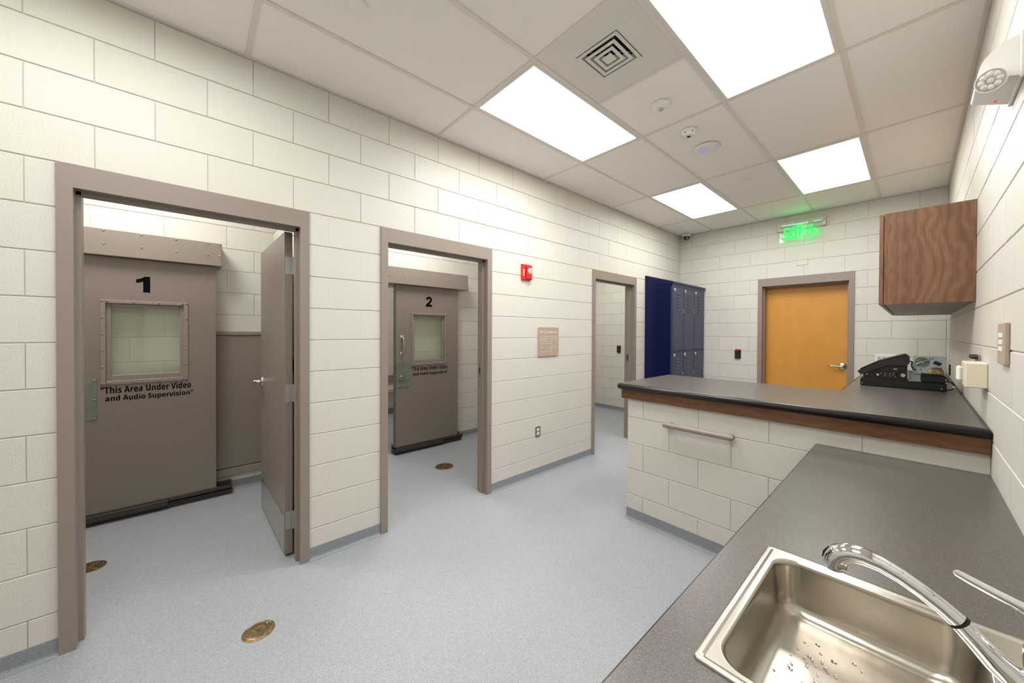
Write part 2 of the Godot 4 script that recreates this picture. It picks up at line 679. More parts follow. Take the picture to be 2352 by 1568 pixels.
func door_frame(parent: Node3D, axis: int, face: float, n: Vector3, u0: float, u1: float, head := 0.105) -> void:
	var along := Vector3.RIGHT if axis == 0 else Vector3.BACK
	var o := Vector3(0, 0, face) if axis == 0 else Vector3(face, 0, 0)
	for s in [[u0, 1.0], [u1, -1.0]]:
		var j := Sh.new(Transform3D(Basis(along * s[1], n, Vector3.UP), o + along * s[0]))
		j.prism(frame_profile(axis == 0), 0.0, TOP)
		part("jamb", j, M.steel_paint, parent)
	var hp := PackedVector2Array()
	for p in frame_profile(axis == 0):
		hp.append(Vector2(p.x + (head - 0.05 if p.x > 0.01 else 0.0), p.y))
	var hd := Sh.new(Transform3D(Basis(Vector3.DOWN, n, along), o + Vector3.UP * TOP))
	hd.prism(hp, u0 + 0.05, u1 - 0.05)
	part("head", hd, M.steel_paint, parent)


func screw_mesh(r := 0.006, h := 0.003) -> ArrayMesh:
	var s := Sh.new()
	s.lathe([Vector2(r, 0), Vector2(r * 0.95, h * 0.4), Vector2(r * 0.6, h * 0.85), Vector2(0, h)], 8)
	return s.mesh()


func lever_set(parent: Node3D, at: Vector3, n: Vector3, toward: Vector3) -> void:
	var h := Node3D.new()
	h.name = "lever_handle"
	parent.add_child(h, true)
	var t := stud_basis(n, at)
	var rose := Sh.new(t)
	rose.lathe([Vector2(0.043, 0), Vector2(0.043, 0.006), Vector2(0.036, 0.013), Vector2(0.018, 0.016), Vector2(0.015, 0.05), Vector2(0.012, 0.058), Vector2(0, 0.06)], 24)
	part("rose", rose, M.nickel, h)
	var lv := Sh.new()
	var a := at + n * 0.05
	lv.tube([a - toward * 0.008, a + toward * 0.03, a + toward * 0.08, a + toward * 0.115 - n * 0.006, a + toward * 0.128 - n * 0.016], [0.011, 0.010, 0.009, 0.0085, 0.007], 12)
	part("lever", lv, M.nickel, h)


func _ready() -> void:
	rng.seed = 7
	camera_and_light()
	make_materials()
	lights()
	shell()
	doors()
	cell_doors()
	counters()
	sink()
	wall_things()
	lockers()
	wall_cabinet()
	counter_device()
	ceiling_things()
	floor_drains()
	exit_sign()
	emergency_light()


func lights() -> void:
	var e := 2.45
	var xa := 0.503
	var xb := 1.1126
	var xc := 1.7222
	var xd := 2.3318
	troffer("large lit ceiling panel nearest the left wall, beside the square air diffuser", xa + 0.012, xb - 0.012, 3.227, 4.423, e * 1.12)
	troffer("largest, brightest ceiling panel overhead, cut off by the picture's top edge", xc + 0.012, xd - 0.012, 3.227, 4.423, e * 1.12)
	troffer("small far ceiling panel above the lockers, near the dome camera", xa + 0.012, xb - 0.012, 0.789, 1.984, e * 0.85)
	troffer("far ceiling panel above the exit sign and wall cabinet", xc + 0.012, xd - 0.012, 0.789, 1.984, e * 0.85)
	troffer("ceiling panel behind the viewer on the left wall's side", xa + 0.012, xb - 0.012, 5.665, 6.861, e * 0.65)
	troffer("ceiling panel behind the viewer on the sink's side", xc + 0.012, xd - 0.012, 5.665, 6.861, e * 0.65)
	var v := 2.5
	troffer("ceiling panel in the near side room over the sliding door with the square window", -1.25, -0.65, 6.0, 6.6, v)
	troffer("ceiling panel in the middle side room over the sliding door with the pull handle", -1.25, -0.65, 3.7, 4.3, v)
	troffer("ceiling panel inside the far left room", -1.28, -0.68, 0.8, 2.0, v)
	troffer("ceiling panel inside the second cell behind its sliding door", -3.3, -2.7, 3.4, 4.6, 1.6)


func shell() -> void:
	# floor
	var fl := structure("floor", "blue grey speckled resin floor running through all the rooms", "floor")
	var s := Sh.new()
	s.span(Vector3(-4.6, -0.2, -0.4), Vector3(W + 0.3, 0, REAR + 0.3))
	part("floor_slab", s, M.floor, fl)

	# left wall with three doorways
	var o_left := [[5.342, 6.339, 0.0, TOP], [3.885, 4.888, 0.0, TOP], [1.378, 2.368, 0.0, TOP]]
	var wl := structure("wall_left", "cream painted block wall on the left with three framed doorways", "wall")
	core(wl, 2, -0.124, -0.005, -0.2, REAR + 0.2, o_left)
	blocks(wl, 2, 0.0, Vector3.RIGHT, 0.0, REAR, 0.0, H + 0.03, o_left, 6.425, 0.3995)
	var bl := structure("baseboard_left", "blue grey cove base along the left wall", "baseboard")
	for q in [[6.339, REAR], [4.888, 5.342], [2.368, 3.885], [0.0, 1.378]]:
		cove_strip(bl, 2, 0.0, Vector3.RIGHT, q[0], q[1])

	# back wall, running on behind the far left room
	var o_back := [[1.114, 2.122, 0.0, TOP]]
	var wb := structure("wall_back", "cream painted block wall at the far end with the wooden door", "wall")
	core(wb, 0, -0.2, -0.005, -2.03, W + 0.2, o_back)
	blocks(wb, 0, 0.0, Vector3.BACK, 0.0, W, 0.0, H + 0.03, o_back, 2.236, 0.408)
	blocks(wb, 0, 0.0, Vector3.BACK, CW, -0.124, 0.0, H + 0.03, [], -1.29, 0.4064)
	var bb := structure("baseboard_back", "blue grey cove base along the far end wall", "baseboard")
	for q in [[0.0, 1.114], [2.122, W], [CW, -0.124]]:
		cove_strip(bb, 0, 0.0, Vector3.BACK, q[0], q[1])

	# right wall
	var wr := structure("wall_right", "cream painted block wall on the right behind the counters", "wall")
	core(wr, 2, W + 0.005, W + 0.2, -0.2, REAR + 0.2, [])
	blocks(wr, 2, W, Vector3.LEFT, 0.0, REAR, 0.0, H + 0.03, [], 0.6, 0.4)

	# rear wall, behind the viewer
	var wq := structure("wall_rear", "cream painted block wall behind the viewer", "wall")
	core(wq, 0, REAR + 0.005, REAR + 0.2, -2.03, W + 0.2, [])
	blocks(wq, 0, REAR, Vector3.FORWARD, 0.0, W, 0.0, H + 0.03, [], 0.4, 0.4064, true)

	# wall of the cells
	var o_cell := [[3.92, 4.84, 0.0, 10 * COURSE - 0.006]]
	var wc := structure("wall_cells", "shaded cream block wall that carries the sliding cell doors", "wall")
	core(wc, 2, CW - 0.2, CW - 0.005, -0.2, REAR + 0.2, o_cell)
	blocks(wc, 2, CW, Vector3.RIGHT, 2.75, REAR - 0.4, 0.0, H, o_cell, 5.859, 0.405)
	blocks(wc, 2, CW, Vector3.RIGHT, 0.0, 2.55, 0.0, H, [], 0.3, 0.4064, true)
	var bc := structure("baseboard_cells", "blue grey cove base along the wall of the cells", "baseboard")
	for q in [[2.75, 3.92], [5.3, REAR - 0.4], [0.0, 2.55]]:
		cove_strip(bc, 2, CW, Vector3.RIGHT, q[0], q[1])

	# partitions between the vestibules
	var k := 0
	for z in [[2.55, 2.75], [5.1, 5.3], [REAR - 0.4, REAR]]:
		var wp := structure("wall_partition", ["block partition beside the second cell vestibule, hidden past the doorway", "block partition behind the open taupe steel door of the first doorway", "block partition closing the first vestibule behind the viewer's left"][k], "wall")
		core(wp, 0, z[0] + 0.005, z[1] - 0.005, CW, -0.124, [])
		blocks(wp, 0, z[0], Vector3.FORWARD, CW, -0.124, 0.0, H, [], -1.4, 0.4064, true)
		if k == 1:
			blocks(wp, 0, z[1], Vector3.BACK, CW, -0.124, 0.0, H, [], -1.4, 0.4064)
			cove_strip(wp, 0, z[1], Vector3.BACK, CW, -0.124)
		k += 1

	# cell behind the second sliding door
	var wd := structure("wall_cell_interior", "pale block walls inside the cell seen past the second sliding door", "wall")
	core(wd, 2, -4.35, -4.155, 2.3, 5.5, [])
	var sd := Sh.new()
	sd.span(Vector3(-4.2, 0, 2.3), Vector3(CW - 0.2, H, 2.5))
	sd.span(Vector3(-4.2, 0, 5.3), Vector3(CW - 0.2, H, 5.5))
	part("side_wall", sd, M.plain_wall, wd)
	blocks(wd, 2, -4.15, Vector3.RIGHT, 2.5, 5.3, 0.0, H, [], 3.0, 0.4064)
	cove_strip(wd, 2, -4.15, Vector3.RIGHT, 2.5, 5.3)

	ceiling()


func ceiling() -> void:
	var c := structure("ceiling", "suspended ceiling of pale tiles in a metal grid", "ceiling")
	var slab := Sh.new()
	slab.span(Vector3(-0.1, H + 0.2, -0.1), Vector3(W + 0.1, H + 0.4, REAR + 0.1))
	part("deck", slab, M.plain_wall, c)
	var xs := [0.0, 0.503, 1.1126, 1.7222, 2.3318, W]
	var zs := [0.0, 0.7765, 1.9957, 3.2149, 4.4341, 5.6533, 6.8725, REAR]
	var lit := [[1, 1], [3, 1], [1, 3], [3, 3], [1, 5], [3, 5]]
	var cells := []
	for i in 5:
		for j in 7:
			if [i, j] in lit:
				continue
			if i == 2 and j == 3:
				cells.append([xs[2], xs[3], 3.2149, 3.8245])
				continue
			cells.append([xs[i], xs[i + 1], zs[j], zs[j + 1]])
	for q in cells:
		var t := Sh.new()
		t.span(Vector3(q[0] + 0.004, H + 0.0025, q[2] + 0.004), Vector3(q[1] - 0.004, H + 0.018, q[3] - 0.004), 0.002)
		part("ceiling_tile", t, M.tile, c)
	# grid of inverted tees
	for x in xs.slice(1, 5):
		var r := Sh.new()
		r.span(Vector3(x - 0.012, H - 0.003, 0), Vector3(x + 0.012, H + 0.002, REAR), 0.001)
		r.span(Vector3(x - 0.0015, H + 0.002, 0), Vector3(x + 0.0015, H + 0.035, REAR))
		part("main_runner", r, M.grid, c)
	for j in range(1, 7):
		for i in 5:
			var r := Sh.new()
			r.span(Vector3(xs[i] + 0.012, H - 0.0022, zs[j] - 0.012), Vector3(xs[i + 1] - 0.012, H + 0.002, zs[j] + 0.012), 0.001)
			part("cross_tee", r, M.grid, c)
	var mid := Sh.new()
	mid.span(Vector3(xs[2] + 0.012, H - 0.0022, 3.8125), Vector3(xs[3] - 0.012, H + 0.002, 3.8365), 0.001)
	part("cross_tee", mid, M.grid, c)
	for w in [[0.0, 0.0, 0.02, REAR], [W - 0.02, 0.0, W, REAR], [0.02, 0.0, W - 0.02, 0.02], [0.02, REAR - 0.02, W - 0.02, REAR]]:
		var a := Sh.new()
		a.span(Vector3(w[0], H - 0.0025, w[1]), Vector3(w[2], H + 0.002, w[3]))
		part("wall_angle", a, M.grid, c)
	var c2 := structure("ceiling", "plain ceiling over the vestibules and cell beyond the left wall", "ceiling")
	var p := Sh.new()
	p.span(Vector3(-4.4, H + 0.062, -0.2), Vector3(-0.1, H + 0.25, REAR + 0.2))
	part("ceiling_panel", p, M.tile, c2)


func doors() -> void:
	# first doorway, its leaf standing open against the partition
	var d1 := structure("door_1", "nearest wide doorway in taupe steel frame with its steel door standing open", "door")
	door_frame(d1, 2, 0.0, Vector3.RIGHT, 5.342, 6.339)
	var leaf := Node3D.new()
	leaf.name = "door_leaf"
	d1.add_child(leaf, true)
	leaf.transform = Transform3D(Basis(Vector3.UP, 0.022), Vector3(-0.138, 0.0, 5.43))
	# in the leaf's own axes it runs along -x from the hinges
	var b := Sh.new()
	b.span(Vector3(-0.915, 0.02, -0.022), Vector3(0, 2.115, 0.022), 0.0015)
	part("leaf_body", b, M.door_paint, leaf)
	for y in [0.238, 1.068, 1.898]:
		hinge_part(leaf, y)
	var kp := Sh.new()
	kp.span(Vector3(-0.895, 0.03, 0.022), Vector3(-0.02, 0.265, 0.0238), 0.0006)
	part("kick_plate", kp, M.stainless, leaf)
	for i in 9:
		for y in [0.043, 0.252]:
			put("screw", screw_mesh(0.0045, 0.002), M.chrome, leaf, stud_basis(Vector3.BACK, Vector3(-0.03 - 0.855 * i / 8.0, y, 0.0238)))
	lever_set(leaf, Vector3(-0.855, 1.06, 0.022), Vector3.BACK, Vector3.RIGHT)
	# second doorway: leaf swung out of sight, strike plate on the far jamb
	var d2 := structure("door_2", "middle doorway in taupe steel frame left of the red alarm", "door")
	door_frame(d2, 2, 0.0, Vector3.RIGHT, 3.885, 4.888)
	var d3 := structure("door_3", "far narrow looking doorway in taupe steel frame beside the blue lockers", "door")
	door_frame(d3, 2, 0.0, Vector3.RIGHT, 1.378, 2.368)
	for q in [[d2, 3.951, 1.12], [d3, 1.444, 1.13]]:
		var sp := Node3D.new()
		sp.name = "strike_plate"
		q[0].add_child(sp, true)
		var s := Sh.new()
		s.span(Vector3(-0.0925, q[2] - 0.06, q[1]), Vector3(-0.068, q[2] + 0.06, q[1] + 0.0025), 0.001)
		part("plate", s, M.brushed, sp)
		var h := Sh.new()
		h.span(Vector3(-0.088, q[2] - 0.025, q[1] + 0.0026), Vector3(-0.074, q[2] + 0.025, q[1] + 0.003))
		part("latch_hole", h, M.black_gap, sp)
	for y in [0.25, 1.07, 1.9]:
		var k := Sh.new()
		k.tube([Vector3(-0.147, y - 0.055, 2.314), Vector3(-0.147, y + 0.055, 2.314)], [0.009], 10)
		part("hinge", k, M.brushed, d3)
	var l3 := Sh.new()
	l3.span(Vector3(-1.07, 0.02, 2.33), Vector3(-0.155, 2.115, 2.374), 0.0015)
	part("door_leaf", l3, M.door_paint, d3)
	var l2 := Sh.new()
	l2.span(Vector3(-1.07, 0.02, 4.85), Vector3(-0.155, 2.115, 4.894), 0.0015)
	part("door_leaf", l2, M.door_paint, d2)

	# wooden door in the back wall
	var d4 := structure("door_4", "orange maple veneer door with lever handle in taupe frame on the far wall", "door")
	door_frame(d4, 0, 0.0, Vector3.BACK, 1.114, 2.122)
	var w := Sh.new()
	w.span(Vector3(1.166, 0.01, -0.2), Vector3(2.07, 2.122, -0.156), 0.001)
	part("door_leaf", w, M.maple, d4)
	lever_set(d4, Vector3(2.005, 1.062, -0.156), Vector3.BACK, Vector3.LEFT)


func hinge_part(leaf: Node3D, y: float) -> void:
	var h := Sh.new()
	h.span(Vector3(0.0, y - 0.057, -0.02), Vector3(0.0026, y + 0.057, 0.018), 0.0008)
	h.tube([Vector3(0.006, y - 0.057, -0.026), Vector3(0.006, y + 0.057, -0.026)], [0.007], 10)
	h.span(Vector3(0.004, y - 0.057, -0.05), Vector3(0.0066, y + 0.057, -0.02))
	for q in [[-0.038, 0.006], [-0.014, -0.006], [0.014, -0.006], [0.038, 0.006]]:
		h.t = stud_basis(Vector3.RIGHT, Vector3(0.0026, y + q[0], q[1]))
		h.lathe([Vector2(0.0042, 0), Vector2(0.0038, 0.001), Vector2(0, 0.0018)], 8)
	part("hinge", h, M.zinc, leaf)


func text(called: String, words: String, height: float, mat_: Material, parent: Node3D, at: Transform3D, width := 0.0, bold := true, depth := 0.002, stretch := 0.0) -> MeshInstance3D:
	var f := SystemFont.new()
	f.font_names = PackedStringArray(["Droid Sans"])
	f.font_weight = 700 if bold else 400
	var tm := TextMesh.new()
	tm.font = f
	tm.text = words
	tm.font_size = 64
	tm.pixel_size = 0.01
	tm.depth = 0.01
	tm.curve_step = 1.0
	tm.line_spacing = -14.0
	var box := tm.get_aabb()
	var k := height / maxf(box.size.y, 0.001)
	var kx := k if width <= 0.0 else width / maxf(box.size.x, 0.001)
	var mid := box.position + box.size * 0.5
	var loc := Transform3D(Basis.from_scale(Vector3(kx, k, depth / 0.01)), Vector3(-mid.x * kx, -mid.y * k, depth * 0.5))
	return put(called, tm, mat_, parent, at * loc)


func cell_door(label: String, z0: float, number: String) -> void:
	# right edge at z0; the door runs towards +z. Local z is measured from z0
	var t := thing("cell_door", label, "sliding door", Vector3(-1.5488, 0, z0), "steel sliding cell doors")
	var wd := 0.854
	var zc := 0.4212
	var wz := [zc - 0.1906, zc + 0.1906]   # clear opening
	var wy := [1.1247, 1.6555]
	var oz := [zc - 0.2176, zc + 0.2176]   # hole in the door
	var oy := [1.0822, 1.6825]
	var body := Sh.new()
	body.span(Vector3(-0.05, 0.09, 0), Vector3(0, 2.032, oz[0]))
	body.span(Vector3(-0.05, 0.09, oz[1]), Vector3(0, 2.032, wd))
	body.span(Vector3(-0.05, 0.09, oz[0]), Vector3(0, oy[0], oz[1]))
	body.span(Vector3(-0.05, oy[1], oz[0]), Vector3(0, 2.032, oz[1]))
	part("door_panel", body, M.door_paint, t)
	# recessed glazing stop
	for q in [[oz[0], wz[0], oy[0], oy[1]], [wz[1], oz[1], oy[0], oy[1]], [wz[0], wz[1], oy[0], wy[0]], [wz[0], wz[1], wy[1], oy[1]]]:
		var s := Sh.new()
		s.span(Vector3(-0.034, q[2], q[0]), Vector3(-0.014, q[3], q[1]), 0.002)
		part("glazing_stop", s, M.steel_paint, t)
	var g := Sh.new()
	g.span(Vector3(-0.031, wy[0] - 0.005, wz[0] - 0.005), Vector3(-0.025, wy[1] + 0.005, wz[1] + 0.005))
	part("window_pane", g, M.glass, t, "green tinted security glass")
	# screwed flange round the window
	var fl := [[zc - 0.2432, zc - 0.2157, 1.0552, 1.7047], [zc + 0.2157, zc + 0.2432, 1.0552, 1.7047], [zc - 0.2147, zc + 0.2147, 1.0552, 1.0841], [zc - 0.2147, zc + 0.2147, 1.6805, 1.7047]]
	for q in fl:
		var s := Sh.new()
		s.span(Vector3(0.0, q[2], q[0]), Vector3(0.008, q[3], q[1]), 0.0025)
		part("window_flange", s, M.steel_paint, t)
	var sc := screw_mesh(0.0075, 0.005)
	for zz in [zc - 0.233, zc + 0.233]:
		for i in 6:
			put("screw", sc, M.steel_paint, t, stud_basis(Vector3.RIGHT, Vector3(0.008, 1.0687 + 0.12564 * i, zz)))
	for yy in [1.0687, 1.695]:
		for i in 4:
			put("screw", sc, M.steel_paint, t, stud_basis(Vector3.RIGHT, Vector3(0.008, yy, zc - 0.207 + 0.138 * i)))
	# lock plate with key cylinder
	var lp := Node3D.new()
	lp.name = "lock_plate"
	t.add_child(lp, true)
	var pl := Sh.new()
	pl.span(Vector3(0.0, 0.7966, wd - 0.172), Vector3(0.004, 1.1073, wd - 0.002), 0.001)
	part("plate", pl, M.galv, lp, "galvanized steel plate")
	for zz in [wd - 0.159, wd - 0.0145]:
		for yy in [0.81, 0.949, 1.0938]:
			put("screw", screw_mesh(0.007, 0.004), M.brushed, lp, stud_basis(Vector3.RIGHT, Vector3(0.004, yy, zz)))
	var cy := Sh.new(stud_basis(Vector3.RIGHT, Vector3(0.004, 0.9133, wd - 0.0724)))
	cy.lathe([Vector2(0.034, 0), Vector2(0.034, 0.006), Vector2(0.028, 0.012), Vector2(0.027, 0.008), Vector2(0, 0.008)], 24)
	part("key_cylinder", cy, M.brushed, lp)
	var ks := Sh.new()
	ks.span(Vector3(0.0121, 0.899, wd - 0.0755), Vector3(0.0128, 0.928, wd - 0.069))
	part("keyhole", ks, M.black_gap, lp)
	# pull handle
	var ph := Node3D.new()
	ph.name = "pull_handle"
	t.add_child(ph, true)
	var hz := wd - 0.0733
	var bar := Sh.new()
	bar.tube([Vector3(0.004, 1.21, hz), Vector3(0.03, 1.2144, hz), Vector3(0.046, 1.2337, hz), Vector3(0.05, 1.2675, hz), Vector3(0.052, 1.306, hz), Vector3(0.05, 1.3495, hz), Vector3(0.046, 1.3785, hz), Vector3(0.03, 1.3978, hz), Vector3(0.004, 1.4026, hz)], [0.012, 0.0095, 0.009, 0.0085, 0.009, 0.0085, 0.009, 0.0095, 0.012], 12)
	part("grip", bar, M.nickel, ph)
	for yy in [1.2067, 1.4055]:
		var e := Sh.new(stud_basis(Vector3.RIGHT, Vector3(0.0, yy, hz)))
		e.lathe([Vector2(0.024, 0), Vector2(0.024, 0.003), Vector2(0.017, 0.007), Vector2(0, 0.008)], 18)
		part("mounting_foot", e, M.nickel, ph)
	# painted lettering
	var face := facing(Vector3.RIGHT, Vector3(0.0, 0, 0))
	numeral(number, t, Transform3D(face.basis, Vector3(0.0003, 1.8388 if number == "1" else 1.8523, zc + 0.018 if number == "1" else zc + 0.008)))
	text("notice_lettering", "\"This Area Under Video", 0.054, M.letter, t, Transform3D(face.basis, Vector3(0.0003, 1.0147, zc - 0.008)), 0.502, true, 0.001)
	text("notice_lettering", "and Audio Supervision\"", 0.054, M.letter, t, Transform3D(face.basis, Vector3(0.0003, 0.9442, zc - 0.026)), 0.492, true, 0.001)
	# gasket on the closing edge
	var gk := Sh.new()
	gk.span(Vector3(-0.05, 0.09, wd), Vector3(-0.012, 2.032, wd + 0.010))
	part("edge_seal", gk, M.galv, t)


func numeral(number: String, parent: Node3D, at: Transform3D) -> void:
	var sh := Sh.new(at * Transform3D(Basis.from_scale(Vector3(0.965, 0.965, 1.0)), Vector3.ZERO))
	if number == "1":
		sh.prism(PackedVector2Array([Vector2(0.040, 0.065), Vector2(0.008, 0.065), Vector2(-0.004, 0.053), Vector2(-0.020, 0.044), Vector2(-0.040, 0.038), Vector2(-0.040, 0.010), Vector2(-0.020, 0.015), Vector2(0.000, 0.024), Vector2(0.000, -0.065), Vector2(0.040, -0.065)]), 0.0, 0.0012)
	else:
		var path := PackedVector2Array([Vector2(-0.029, 0.022), Vector2(-0.022, 0.042)])
		for k in 9:
			var a := deg_to_rad(115.0 - 150.0 * k / 8.0)
			path.append(Vector2(0.003 + 0.029 * cos(a), 0.026 + 0.026 * sin(a)))
		for q in [Vector2(0.012, -0.012), Vector2(-0.012, -0.032), Vector2(-0.029, -0.049)]:
			path.append(q)
		for poly in Geometry2D.offset_polyline(path, 0.0135, Geometry2D.JOIN_ROUND, Geometry2D.END_BUTT):
			if poly.size() > 2:
				sh.prism(poly, 0.0, 0.0012)
		sh.prism(PackedVector2Array([Vector2(-0.047, -0.066), Vector2(0.046, -0.066), Vector2(0.046, -0.038), Vector2(-0.038, -0.038)]), 0.0, 0.00115)
	part("number_sign", sh, M.letter, parent, "black painted number " + number)


func track_housing(label: String, z0: float, z1: float, studs: Array) -> void:
	var t := thing("track_housing", label, "track housing", Vector3(0, 0, 0), "track housings over the cell doors")
	var b := Sh.new()
	b.span(Vector3(CW, 2.0357, z0), Vector3(-1.4909, 2.2306, z1), 0.002)
	part("housing_cover", b, M.steel_paint, t)
	var e := Sh.new()
	e.span(Vector3(CW, 2.0337, z0 - 0.003), Vector3(-1.493, 2.2286, z0), 0.0005)
	part("end_cap", e, M.door_paint, t)
	var sc := screw_mesh(0.007, 0.005)
	for z in studs:
		for y in [2.1206, 2.2186]:
			put("screw", sc, M.brushed, t, stud_basis(Vector3.RIGHT, Vector3(-1.4909, y, z)))


func floor_track(label: String, z0: float, z1: float, guide: float) -> void:
	var t := thing("floor_track", label, "door track", Vector3.ZERO, "floor tracks under the cell doors")
	var a := Sh.new()
	a.span(Vector3(CW + 0.004, 0.0, z0 + 0.005), Vector3(-1.565, 0.05, z1), 0.001)
	part("track_base", a, M.track, t)
	var b := Sh.new()
	b.span(Vector3(CW + 0.004, 0.05, z0), Vector3(-1.54, 0.062, z1), 0.001)
	b.span(Vector3(CW + 0.004, 0.062, z0), Vector3(-1.625, 0.1, z1), 0.001)
	b.span(Vector3(-1.546, 0.045, z0), Vector3(-1.54, 0.088, z1), 0.001)
	part("channel", b, M.track, t)
	var f := Sh.new()
	f.span(Vector3(-1.54, 0.034, guide), Vector3(-1.522, 0.08, z1), 0.002)
	part("guide_rail", f, M.track, t)


func cell_doors() -> void:
	cell_door("wide taupe steel sliding door marked 1 with square window, seen through the nearest doorway", 5.7385, "1")
	cell_door("taupe steel sliding door marked 2 with pull handle, seen through the middle doorway", 3.2603, "2")
	track_housing("long bolted taupe box beam above sliding door 1", 5.7008, 6.93, [5.7148, 5.7886, 5.9855, 6.1814, 6.3763, 6.5751])
	track_housing("bolted taupe box beam above sliding door 2", 3.1397, 5.05, [3.1542, 3.2227, 3.4225, 3.6232, 3.821, 4.0208, 4.2224, 4.4232, 4.6258])
	floor_track("dark metal floor track under the nearest sliding door with the square window", 5.63, 6.93, 6.043)
	floor_track("short dark floor track seen through the middle doorway under the handled sliding door", 3.188, 4.12, 3.48)
	# steel panel on the wall right of door 1
	var p := thing("wall_panel", "taupe steel wall panel between sliding door 1 and the open swing door", "steel panel", Vector3.ZERO)
	var s := Sh.new()
	s.span(Vector3(CW, 0.212, 5.31), Vector3(-1.648, 1.427, 5.80), 0.002)
	part("panel_sheet", s, M.door_paint, p)
	var a := Sh.new()
	a.span(Vector3(CW, 1.4335, 5.31), Vector3(-1.638, 1.4655, 5.80), 0.002)
	part("top_flange", a, M.steel_paint, p)
	var b := Sh.new()
	b.span(Vector3(CW, 0.139, 5.31), Vector3(-1.638, 0.204, 5.80), 0.002)
	part("bottom_flange", b, M.steel_paint, p)
	# bench inside the second cell
	var bn := thing("cell_bench", "pale concrete bench along the wall inside the second cell", "bench", Vector3.ZERO)
	var seat := Sh.new()
	seat.span(Vector3(-4.15, 0.40, 2.5), Vector3(-3.62, 0.455, 5.3), 0.005)
	part("seat", seat, M.bench, bn)
	var base := Sh.new()
	base.span(Vector3(-4.15, 0.0, 2.52), Vector3(-3.75, 0.40, 5.28))
	part("base", base, M.plain_wall, bn)
	var bk := Sh.new()
	bk.span(Vector3(-4.15, 0.50, 2.5), Vector3(-4.12, 0.64, 5.3), 0.003)
	part("back_rail", bk, M.door_paint, bn, "taupe rail on the wall behind the seat")
	var kb := Sh.new()
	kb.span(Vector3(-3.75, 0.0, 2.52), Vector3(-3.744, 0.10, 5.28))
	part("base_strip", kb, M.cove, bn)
	# black control on the partition, seen through the gap beside the hinges
	var r := thing("door_release", "small dark switch plate glimpsed in the gap beside the open door's hinges", "switch plate", Vector3(-0.76, 1.205, 5.3))
	var rs := Sh.new()
	rs.span(Vector3(-0.045, -0.05, 0), Vector3(0.045, 0.05, 0.012), 0.003)
	part("plate", rs, M.black, r)
	var rb := Sh.new()
	rb.span(Vector3(-0.012, -0.012, 0.012), Vector3(0.012, 0.012, 0.016), 0.002)
	part("button", rb, M.white, r)


# ---------------------------------------------------------------- counters
func rounded_slab(parent: Node3D, poly: PackedVector2Array, y0: float, y1: float, r: float, top_mat: Material, edge_mat: Material) -> void:
	# poly in (x, z), anticlockwise in that plane
	var rings := []
	var seg := 5
	for k in seg + 1:
		var a := PI / 2 * k / seg
		rings.append([r * (1.0 - sin(a)), y0 + r * (1.0 - cos(a))])
	for k in seg + 1:
		var a := PI / 2 * k / seg
		rings.append([r * (1.0 - cos(a)), y1 - r * (1.0 - sin(a))])
	var pts := []
	for q in rings:
		var row := []
		for p in inset(poly, q[0]):
			row.append(Vector3(p.x, q[1], p.y))
		row.reverse()
		pts.append(row)
	var e := Sh.new()
	e.loft(pts)
	part("rounded_edge", e, edge_mat, parent, "rounded edge coloured black for the darkness it reflects")
	var t := Sh.new(Transform3D(Basis(Vector3.RIGHT, Vector3(0, 0, 1), Vector3.UP), Vector3.ZERO))
	var tp := inset(poly, r)
	var idx := Geometry2D.triangulate_polygon(tp)
	for i in range(0, idx.size(), 3):
		for y in [y1, y0]:
			var q := []
			for k in 3:
				q.append(Vector3(tp[idx[i + k]].x, y, tp[idx[i + k]].y))
			var s := Sh.new()
			t.t = Transform3D.IDENTITY
			t.tri(q[0], q[1], q[2], Vector3.UP if y == y1 else Vector3.DOWN)
	part("counter_surface", t, top_mat, parent)


func fillet(corners: Array) -> PackedVector2Array:   # [x, y, radius]
	var out := PackedVector2Array()
	var n := corners.size()
	for i in n:
		var p := Vector2(corners[i][0], corners[i][1])
		var r: float = corners[i][2]
		if r <= 0.0:
			out.append(p)
			continue
		var a := (Vector2(corners[(i + n - 1) % n][0], corners[(i + n - 1) % n][1]) - p).normalized()
		var b := (Vector2(corners[(i + 1) % n][0], corners[(i + 1) % n][1]) - p).normalized()
		for k in 7:
			var s := k / 6.0
			var q0 := p + a * r
			var q2 := p + b * r
			out.append(q0.lerp(p, s).lerp(p.lerp(q2, s), s))
	return out


